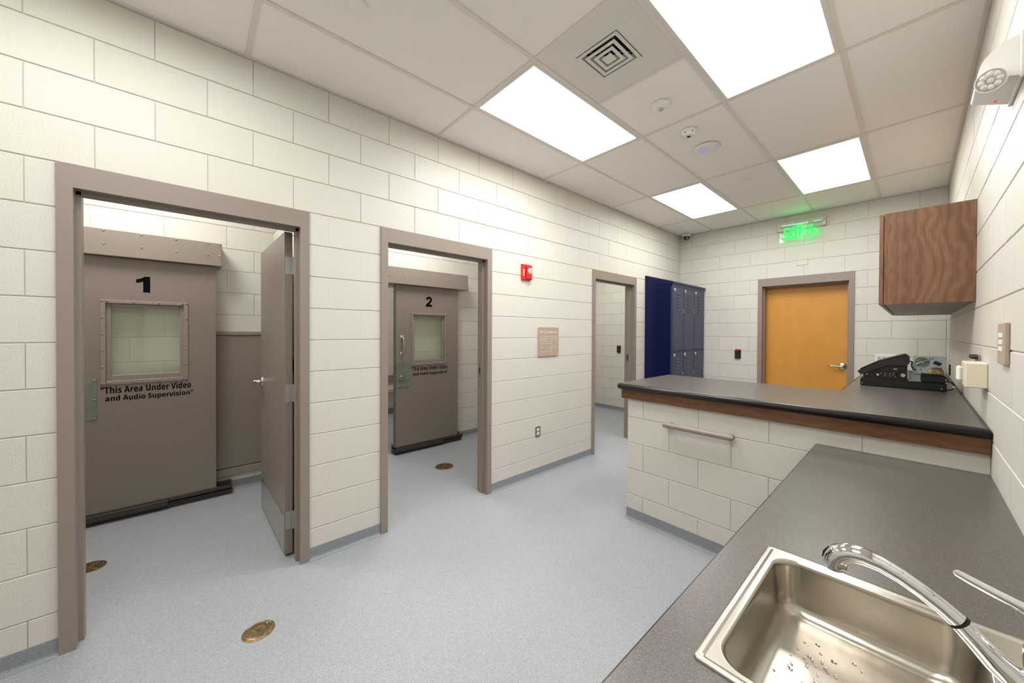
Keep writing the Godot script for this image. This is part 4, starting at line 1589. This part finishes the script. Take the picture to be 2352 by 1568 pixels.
	for i in 48:
		var j := (i + 1) % 48
		for zz in [0.0, 0.002]:
			pr.quad(Vector3(inner[i].x, inner[i].y, zz), Vector3(outer[i].x, outer[i].y, zz), Vector3(outer[j].x, outer[j].y, zz), Vector3(inner[j].x, inner[j].y, zz), Vector3(0, 0, 1 if zz > 0 else -1))
		pr.quad(Vector3(inner[i].x, inner[i].y, 0), Vector3(inner[j].x, inner[j].y, 0), Vector3(inner[j].x, inner[j].y, 0.002), Vector3(inner[i].x, inner[i].y, 0.002), Vector3(hole.x - inner[i].x, hole.y - inner[i].y, 0).normalized())
		pr.quad(Vector3(outer[i].x, outer[i].y, 0), Vector3(outer[j].x, outer[j].y, 0), Vector3(outer[j].x, outer[j].y, 0.002), Vector3(outer[i].x, outer[i].y, 0.002), Vector3(outer[i].x, outer[i].y, 0).normalized())
	part("plate_sheet", pr, M.chassis, up)
	var lens := Sh.new(stud_basis(Vector3.BACK, Vector3(hole.x, hole.y, -0.012)))
	lens.lathe([Vector2(0.04, 0), Vector2(0.04, 0.003), Vector2(0, 0.004)], 24)
	part("disc", lens, M.galv, up)
	var spd := Sh.new(stud_basis(Vector3.BACK, Vector3(hole.x, hole.y, -0.008)))
	spd.lathe([Vector2(0.010, 0), Vector2(0.009, 0.012), Vector2(0, 0.014)], 14)
	part("spindle", spd, M.chrome, up)
	for a in [0.55, 3.75]:
		var arm := Sh.new()
		arm.tube([Vector3(hole.x, hole.y, 0.004), Vector3(hole.x + cos(a) * 0.036, hole.y + sin(a) * 0.036, 0.002)], [0.005, 0.0065], 10)
		part("arm", arm, M.chrome, up)
	var dial := Sh.new(stud_basis(Vector3.BACK, Vector3(0.036, -0.052, 0.002)))
	dial.lathe([Vector2(0.040, 0), Vector2(0.038, 0.002), Vector2(0.02, 0.0025), Vector2(0.018, 0.006), Vector2(0, 0.006)], 24)
	part("dial", dial, M.brass, up)
	var wn := Sh.new(Transform3D(Basis(Vector3(0, 0, 1), -0.5), Vector3(0.043, 0.016, 0.002)))
	wn.span(Vector3(-0.019, -0.013, 0), Vector3(0.019, 0.013, 0.001))
	part("cutout", wn, M.black_gap, up)
	for q in [[0.006, 0.052], [0.019, 0.052], [0.008, 0.041], [0.062, -0.016], [-0.038, -0.034]]:
		var s := Sh.new()
		s.prism(ngon(0.004, 8, q[0], q[1]), 0.002, 0.0028)
		part("screw_hole", s, M.black_gap, up)
	# power brick and leads
	var pb := Sh.new()
	pb.span(Vector3(2.652, 1.1285, 1.89), Vector3(2.769, 1.178, 1.996), 0.005)
	part("power_brick", pb, M.black, t)
	var leads := [
		[[Vector3(2.595, 1.27, 1.93), Vector3(2.608, 1.265, 1.95), Vector3(2.606, 1.24, 1.96), Vector3(2.614, 1.215, 1.96), Vector3(2.628, 1.21, 1.95)], 0.0042],
		[[Vector3(2.655, 1.186, 1.95), Vector3(2.69, 1.184, 1.97), Vector3(2.74, 1.183, 1.97), Vector3(2.768, 1.172, 1.98), Vector3(2.785, 1.14, 1.99)], 0.004],
		[[Vector3(2.768, 1.14, 1.985), Vector3(2.79, 1.138, 1.99), Vector3(2.806, 1.125, 1.98), Vector3(2.81, 1.105, 1.97), Vector3(2.80, 1.085, 1.975), Vector3(2.775, 1.08, 1.985)], 0.004],
		[[Vector3(2.445, 1.155, 1.98), Vector3(2.44, 1.135, 1.99), Vector3(2.46, 1.128, 1.995), Vector3(2.50, 1.13, 1.99), Vector3(2.53, 1.128, 1.985)], 0.0025],
		[[Vector3(2.535, 1.195, 1.98), Vector3(2.527, 1.18, 1.988), Vector3(2.53, 1.15, 1.985)], 0.003],
	]
	for q in leads:
		var s := Sh.new()
		s.tube(smooth(q[0]), [q[1]], 8)
		part("lead", s, M.rubber, t)
	var tg := Sh.new()
	tg.tube([Vector3(2.8095, 1.112, 1.972), Vector3(2.8065, 1.097, 1.971)], [0.0055], 8)
	part("lead_tag", tg, M.white, t)


func smooth(p: Array) -> Array:
	var c := Curve3D.new()
	for i in p.size():
		var a: Vector3 = p[maxi(i - 1, 0)]
		var b: Vector3 = p[mini(i + 1, p.size() - 1)]
		c.add_point(p[i], (a - b) / 5.0, (b - a) / 5.0)
	var out := []
	for k in 21:
		out.append(c.sample_baked(c.get_baked_length() * k / 20.0, true))
	return out


# ---------------------------------------------------------------- things in the ceiling
func hang(at: Vector3) -> Transform3D:   # local +y points down
	return Transform3D(Basis(Vector3.RIGHT, PI), at)


func ceiling_things() -> void:
	# air diffuser in its lay-in panel
	var d := thing("air_diffuser", "square louvered air diffuser in a ceiling panel between the two near lights", "air vent", Vector3(1.4174, H, 4.129))
	var pn := Sh.new()
	var hw := 0.2925
	var ho := 0.135
	for s in [-1.0, 1.0]:
		pn.span(Vector3(s * ho, 0.001, -hw), Vector3(s * hw, 0.006, hw))
		pn.span(Vector3(-ho, 0.001, s * ho), Vector3(ho, 0.006, s * hw))
	part("lay_in_panel", pn, M.white_metal, d)
	var bx := Sh.new()
	for s in [-1.0, 1.0]:
		bx.span(Vector3(s * ho, 0.006, -ho), Vector3(s * (ho + 0.004), 0.13, ho))
		bx.span(Vector3(-ho, 0.006, s * ho), Vector3(ho, 0.13, s * (ho + 0.004)))
	bx.span(Vector3(-ho, 0.125, -ho), Vector3(ho, 0.13, ho))
	part("plenum_box", bx, M.track, d)
	for q in [[0.133, 0.103, 0.018], [0.099, 0.069, 0.012], [0.065, 0.036, 0.006]]:
		# flared square cone: lower lip wide, rising inwards
		var s := Sh.new()
		var lo: float = q[0]
		var hi: float = q[1]
		var up := 0.028
		var low := -0.006 if lo < 0.13 else -0.002
		for k in 4:
			var rt := Basis(Vector3.UP, PI / 2 * k)
			var a := rt * Vector3(-lo, low, lo)
			var b := rt * Vector3(lo, low, lo)
			var c := rt * Vector3(hi, up, hi)
			var e := rt * Vector3(-hi, up, hi)
			var n := (b - a).cross(e - a).normalized()
			if n.y > 0:
				n = -n
			s.quad(a, b, c, e, n)
			var th := rt * Vector3(0, 0, -0.002)
			s.quad(a + th, b + th, c + th, e + th, -n)
			s.quad(a, b, rt * Vector3(lo - 0.02, low, lo - 0.02), rt * Vector3(-lo + 0.02, low, lo - 0.02), Vector3.DOWN)
		part("vane_ring", s, M.white_metal, d)
	var ce := Sh.new()
	ce.box(Vector3(0, -0.006, 0), Vector3(0.062, 0.006, 0.062), 0.002)
	ce.box(Vector3(0, 0.04, 0), Vector3(0.008, 0.09, 0.008))
	part("centre_plate", ce, M.white_metal, d)
	for k in 4:
		var st := Sh.new(Transform3D(Basis(Vector3.UP, PI / 4 + PI / 2 * k), Vector3.ZERO))
		st.box(Vector3(0.095, 0.03, 0), Vector3(0.14, 0.003, 0.003))
		part("strut", st, M.white_metal, d)

	# occupancy sensor, smoke detector, access point, sprinkler covers
	var a := thing("occupancy_sensor", "white domed occupancy sensor on the ceiling nearest the air diffuser", "sensor", Vector3(1.417, H, 3.508))
	var s1 := Sh.new(hang(Vector3.ZERO))
	s1.lathe([Vector2(0, 0), Vector2(0.061, 0), Vector2(0.061, 0.006), Vector2(0.05, 0.017), Vector2(0.028, 0.028), Vector2(0.024, 0.030), Vector2(0, 0.030)].slice(1), 28)
	part("dome", s1, M.white, a)
	var s2 := Sh.new(hang(Vector3.ZERO))
	s2.lathe([Vector2(0.023, 0.029), Vector2(0.021, 0.036), Vector2(0.012, 0.041), Vector2(0, 0.042)], 20)
	part("lens", s2, M.alu, a)
	var sm := thing("smoke_detector", "white smoke detector with dark centre hole on the ceiling", "smoke detector", Vector3(1.413, H, 3.045))
	var s3 := Sh.new(hang(Vector3.ZERO))
	s3.lathe([Vector2(0.053, 0), Vector2(0.053, 0.012), Vector2(0.05, 0.020), Vector2(0.047, 0.022), Vector2(0.047, 0.040), Vector2(0.044, 0.046), Vector2(0, 0.048)], 28)
	part("case", s3, M.white, sm)
	var s4 := Sh.new(hang(Vector3.ZERO))
	s4.lathe([Vector2(0.014, 0.0470), Vector2(0.014, 0.0485), Vector2(0, 0.0486)], 18)
	part("chamber_hole", s4, M.black_gap, sm)
	for ang in [0.6, 1.75, 2.9]:
		var s5 := Sh.new()
		s5.span(Vector3(0.047 * cos(ang) - 0.003, -0.034, 0.047 * sin(ang) - 0.003), Vector3(0.047 * cos(ang) + 0.003, -0.026, 0.047 * sin(ang) + 0.003))
		part("vent_slot", s5, M.black_gap, sm)
	var ap := thing("access_point", "white round wireless access point with blue light on the ceiling", "access point", Vector3(1.409, H, 2.682))
	var s6 := Sh.new(hang(Vector3.ZERO))
	s6.lathe([Vector2(0.082, 0), Vector2(0.096, 0.005), Vector2(0.097, 0.012), Vector2(0.088, 0.02), Vector2(0.06, 0.027), Vector2(0, 0.031)], 36)
	part("case", s6, M.white, ap)
	var ring := Sh.new(hang(Vector3.ZERO))
	for k in 14:
		var a0 := 2.2 + 3.4 * k / 14.0
		var a1 := 2.2 + 3.4 * (k + 1) / 14.0
		ring.quad(Vector3(cos(a0) * 0.036, 0.0312, sin(a0) * 0.036), Vector3(cos(a1) * 0.036, 0.0312, sin(a1) * 0.036), Vector3(cos(a1) * 0.042, 0.0308, sin(a1) * 0.042), Vector3(cos(a0) * 0.042, 0.0308, sin(a0) * 0.042), Vector3.UP)
	part("light_ring", ring, M.led_blue, ap, "blue status light")
	var i := 0
	for q in [Vector3(0.785, H, 5.30), Vector3(1.425, H, 1.69), Vector3(1.43, H, 4.78)]:
		var sp := thing("sprinkler_cover", ["round flush sprinkler cover at the picture's top edge left of the near light", "small round flush sprinkler cover on the ceiling between the two far lights", "round sprinkler cover at the picture's top edge above the air diffuser"][i], "sprinkler", q, "sprinkler covers")
		var s7 := Sh.new(hang(Vector3.ZERO))
		s7.lathe([Vector2(0.036, -0.004), Vector2(0.036, 0.004), Vector2(0.042, 0.004), Vector2(0.042, 0.006), Vector2(0.040, 0.007), Vector2(0, 0.0075)], 28)
		part("cover_disc", s7, M.tile if i != 2 else M.cream, sp)
		i += 1
	# dome camera in the far corner
	var dc := thing("dome_camera", "small grey dome camera on the ceiling in the far left corner", "security camera", Vector3(0.135, H - 0.003, 0.082))
	var c1 := Sh.new(hang(Vector3.ZERO))
	c1.lathe([Vector2(0.066, 0), Vector2(0.068, 0.02), Vector2(0.06, 0.036), Vector2(0.05, 0.04), Vector2(0, 0.04)], 28)
	part("mount", c1, M.white_metal, dc)
	var c2 := Sh.new(hang(Vector3.ZERO))
	c2.lathe([Vector2(0.043, 0.039), Vector2(0.043, 0.052), Vector2(0.036, 0.072), Vector2(0.02, 0.085), Vector2(0, 0.089)], 24)
	part("smoked_dome", c2, M.black, dc)
	var c3 := Sh.new(stud_basis(Vector3(0.5, -0.45, 0.74).normalized(), Vector3(0.018, -0.066, 0.027)))
	c3.lathe([Vector2(0.014, 0), Vector2(0.014, 0.012), Vector2(0.008, 0.013), Vector2(0, 0.010)], 16)
	part("lens", c3, M.alu, dc)


func floor_drains() -> void:
	# solid clean-out cover in the foreground
	var c := thing("cleanout_cover", "solid round brass cleanout cover set in the floor in the foreground", "floor cover", Vector3(0.451, 0.0, 5.654))
	var b := Sh.new()
	b.lathe([Vector2(0.067, -0.01), Vector2(0.067, 0.002), Vector2(0.062, 0.004), Vector2(0.060, 0.002), Vector2(0.056, 0.002), Vector2(0.054, 0.0035), Vector2(0.03, 0.003), Vector2(0, 0.003)], 36)
	part("cover", b, M.brass, c)
	for r in [0.046, 0.038]:
		var g := Sh.new()
		g.lathe([Vector2(r + 0.0015, 0.003), Vector2(r + 0.001, 0.0045), Vector2(r - 0.001, 0.0045), Vector2(r - 0.0015, 0.003)], 36)
		part("raised_ring", g, M.brass, c)
	var m := Sh.new()
	for k in 4:
		m.t = Transform3D(Basis(Vector3.UP, 0.4 + PI / 4 * k), Vector3(0, 0.0042, 0))
		m.box(Vector3(0.006, 0, 0), Vector3(0.034, 0.002, 0.003))
	part("cast_mark", m, M.nickel, c)
	for s in [-1.0, 1.0]:
		put("screw", screw_mesh(0.005, 0.002), M.nickel, c, pos(s * 0.05 * 0.6, 0.0036, s * 0.05 * 0.75))
	# grated drains in the two vestibules
	var i := 0
	for q in [[-0.852, 3.868, 0.098], [-0.83, 6.37, 0.078]]:
		var d := thing("floor_drain", ["round brass floor drain grate in front of sliding door 2", "round brass floor drain grate in front of sliding door 1, cut by the door frame"][i], "floor drain", Vector3(q[0], 0, q[1]), "brass floor drains")
		var r: float = q[2]
		var rim := Sh.new()
		rim.lathe([Vector2(r, -0.01), Vector2(r, 0.002), Vector2(r * 0.96, 0.004), Vector2(r * 0.90, 0.004), Vector2(r * 0.88, 0.0005)], 40)
		part("rim", rim, M.brass, d)
		var bed := Sh.new()
		bed.lathe([Vector2(r * 0.90, 0.0002), Vector2(r * 0.9, 0.0008), Vector2(0, 0.0009)], 36)
		part("drain_pit", bed, M.black_gap, d)
		for k in 5:
			var ro := r * (0.84 - 0.155 * k)
			var g := Sh.new()
			g.lathe([Vector2(ro, 0.001), Vector2(ro, 0.004), Vector2(ro - r * 0.085, 0.004), Vector2(ro - r * 0.085, 0.001)], 36)
			part("grate_ring", g, M.brass, d)
		for k in 2:
			var g := Sh.new(Transform3D(Basis(Vector3.UP, 0.75 + PI / 2 * k), Vector3(0, 0.0026, 0)))
			g.box(Vector3.ZERO, Vector3(r * 1.75, 0.0026, r * 0.16))
			part("grate_bar", g, M.brass, d)
		i += 1


func exit_sign() -> void:
	var t := thing("exit_sign", "edge lit green EXIT sign with wheelchair symbol high on the far wall", "exit sign", Vector3(0, 0, 0))
	var b := Sh.new()
	b.span(Vector3(1.345, 2.842, 0.0), Vector3(1.852, 2.958, 0.055), 0.003)
	part("housing", b, M.alu, t)
	var z := 0.075
	var lip := Sh.new()
	lip.span(Vector3(1.37, 2.888, 0.055), Vector3(1.83, 2.896, 0.085), 0.001)
	part("led_rail", lip, M.alu, t)
	for k in 16:
		if k in [11, 12]:
			continue
		var s := Sh.new()
		s.box(Vector3(1.405 + 0.026 * k, 2.912 - 0.0006 * k, 0.058), Vector3(0.013, 0.009, 0.008), 0.002)
		part("led", s, M.led_green, t)
	var r := Sh.new()
	r.box(Vector3(1.836, 2.93, 0.057), Vector3(0.009, 0.009, 0.005), 0.002)
	part("charge_light", r, M.led_red, t)
	var bt := Sh.new(stud_basis(Vector3.BACK, Vector3(1.836, 2.908, 0.055)))
	bt.lathe([Vector2(0.006, 0), Vector2(0.005, 0.003), Vector2(0, 0.003)], 10)
	part("test_button", bt, M.black, t)
	var p := Sh.new()
	p.span(Vector3(1.372, 2.682, z - 0.003), Vector3(1.825, 2.89, z + 0.003), 0.001)
	part("acrylic_panel", p, M.acrylic, t)
	text("exit_lettering", "EXIT", 0.15, M.green_glow, t, pos(1.522, 2.790, z + 0.0032), 0.195, true, 0.002)
	# wheelchair symbol
	var sym := Node3D.new()
	sym.name = "wheelchair_symbol"
	t.add_child(sym, true)
	sym.position = Vector3(1.716, 2.772, z + 0.0032)
	var h := Sh.new()
	h.prism(ngon(0.016, 16, -0.008, 0.078), 0, 0.002)
	part("figure_head", h, M.green_glow, sym)
	var bd := Sh.new()
	bd.prism(PackedVector2Array([Vector2(-0.018, 0.058), Vector2(0.002, 0.058), Vector2(0.004, 0.044), Vector2(0.046, 0.044), Vector2(0.046, 0.030), Vector2(0.006, 0.030), Vector2(0.008, 0.014), Vector2(0.044, 0.014), Vector2(0.062, -0.026), Vector2(0.078, -0.018), Vector2(0.072, -0.034), Vector2(0.054, -0.040), Vector2(0.036, -0.002), Vector2(-0.010, -0.002)]), 0, 0.002)
	part("figure_body", bd, M.green_glow, sym)
	var w := PackedVector2Array()
	for k in 21:
		var a := deg_to_rad(115.0 + 225.0 * k / 20.0)
		w.append(Vector2(-0.006 + 0.056 * cos(a), -0.012 + 0.056 * sin(a)))
	for k in 21:
		var a := deg_to_rad(340.0 - 225.0 * k / 20.0)
		w.append(Vector2(-0.006 + 0.043 * cos(a), -0.012 + 0.043 * sin(a)))
	var wh := Sh.new()
	wh.prism(w, 0, 0.002)
	part("wheel", wh, M.green_glow, sym)
	var ch := Sh.new()
	ch.prism(PackedVector2Array([Vector2(1.377, 2.742), Vector2(1.462, 2.752), Vector2(1.377, 2.815)]), z + 0.0032, z + 0.0042)
	part("white_triangle", ch, M.white, t)  # flat white triangle on the acrylic panel
	var l := OmniLight3D.new()
	l.name = "sign_light"
	l.light_color = Color(0.12, 1.0, 0.42)
	l.light_energy = 0.012
	l.light_size = 0.03
	l.omni_range = 8.0
	l.omni_attenuation = 2.0
	l.shadow_enabled = true
	l.position = Vector3(1.60, 2.83, 0.11)
	t.add_child(l)


func emergency_light() -> void:
	var t := thing("emergency_light", "white emergency light with round lamp head high on the right wall", "emergency light", Vector3(W, 2.345, 3.83))
	var prof := fillet([[0.0, -0.035, 0.0], [-0.097, 0.004, 0.010], [-0.088, 0.05, 0.02], [-0.05, 0.092, 0.02], [0.0, 0.105, 0.0]])
	var b := Sh.new()
	b.prism(prof, -0.13, 0.09)
	part("shell", b, M.white, t)
	var kx := Sh.new()
	kx.span(Vector3(-0.01, -0.041, -0.136), Vector3(0, 0.11, 0.097), 0.003)
	part("back_plate", kx, M.white_metal, t)
	for s in [[0.12, Vector3(-0.22, -0.34, 0.9)], [-0.16, Vector3(-0.3, -0.3, -0.9)]]:
		var hd := Node3D.new()
		hd.name = "lamp_head"
		t.add_child(hd, true)
		var tb := stud_basis(s[1].normalized(), Vector3(-0.070 if s[0] > 0.0 else -0.045, -0.033 if s[0] > 0.0 else 0.045, s[0]))
		var hs := Sh.new(tb)
		hs.lathe([Vector2(0.024, -0.07), Vector2(0.031, -0.045), Vector2(0.034, -0.015), Vector2(0.035, 0.0), Vector2(0.034, 0.003), Vector2(0.0315, 0.001)], 28)
		part("cup", hs, M.white, hd)
		var ln := Sh.new(tb)
		ln.lathe([Vector2(0.032, 0.0), Vector2(0.028, 0.002), Vector2(0, 0.003)], 24)
		part("lens", ln, M.alu, hd)
		for k in 9:
			var a := TAU * k / 8.0
			var rr := 0.0195 if k < 8 else 0.0
			var d := Sh.new(tb * pos(cos(a) * rr, 0.003, sin(a) * rr))
			d.lathe([Vector2(0.0085, 0), Vector2(0.006, 0.003), Vector2(0, 0.0035)], 10)
			part("led_cell", d, M.white_metal, hd)
	var r := Sh.new()
	r.box(Vector3(-0.040, -0.0195, -0.10), Vector3(0.008, 0.006, 0.012), 0.002)
	part("status_light", r, M.led_red, t, "red status light")
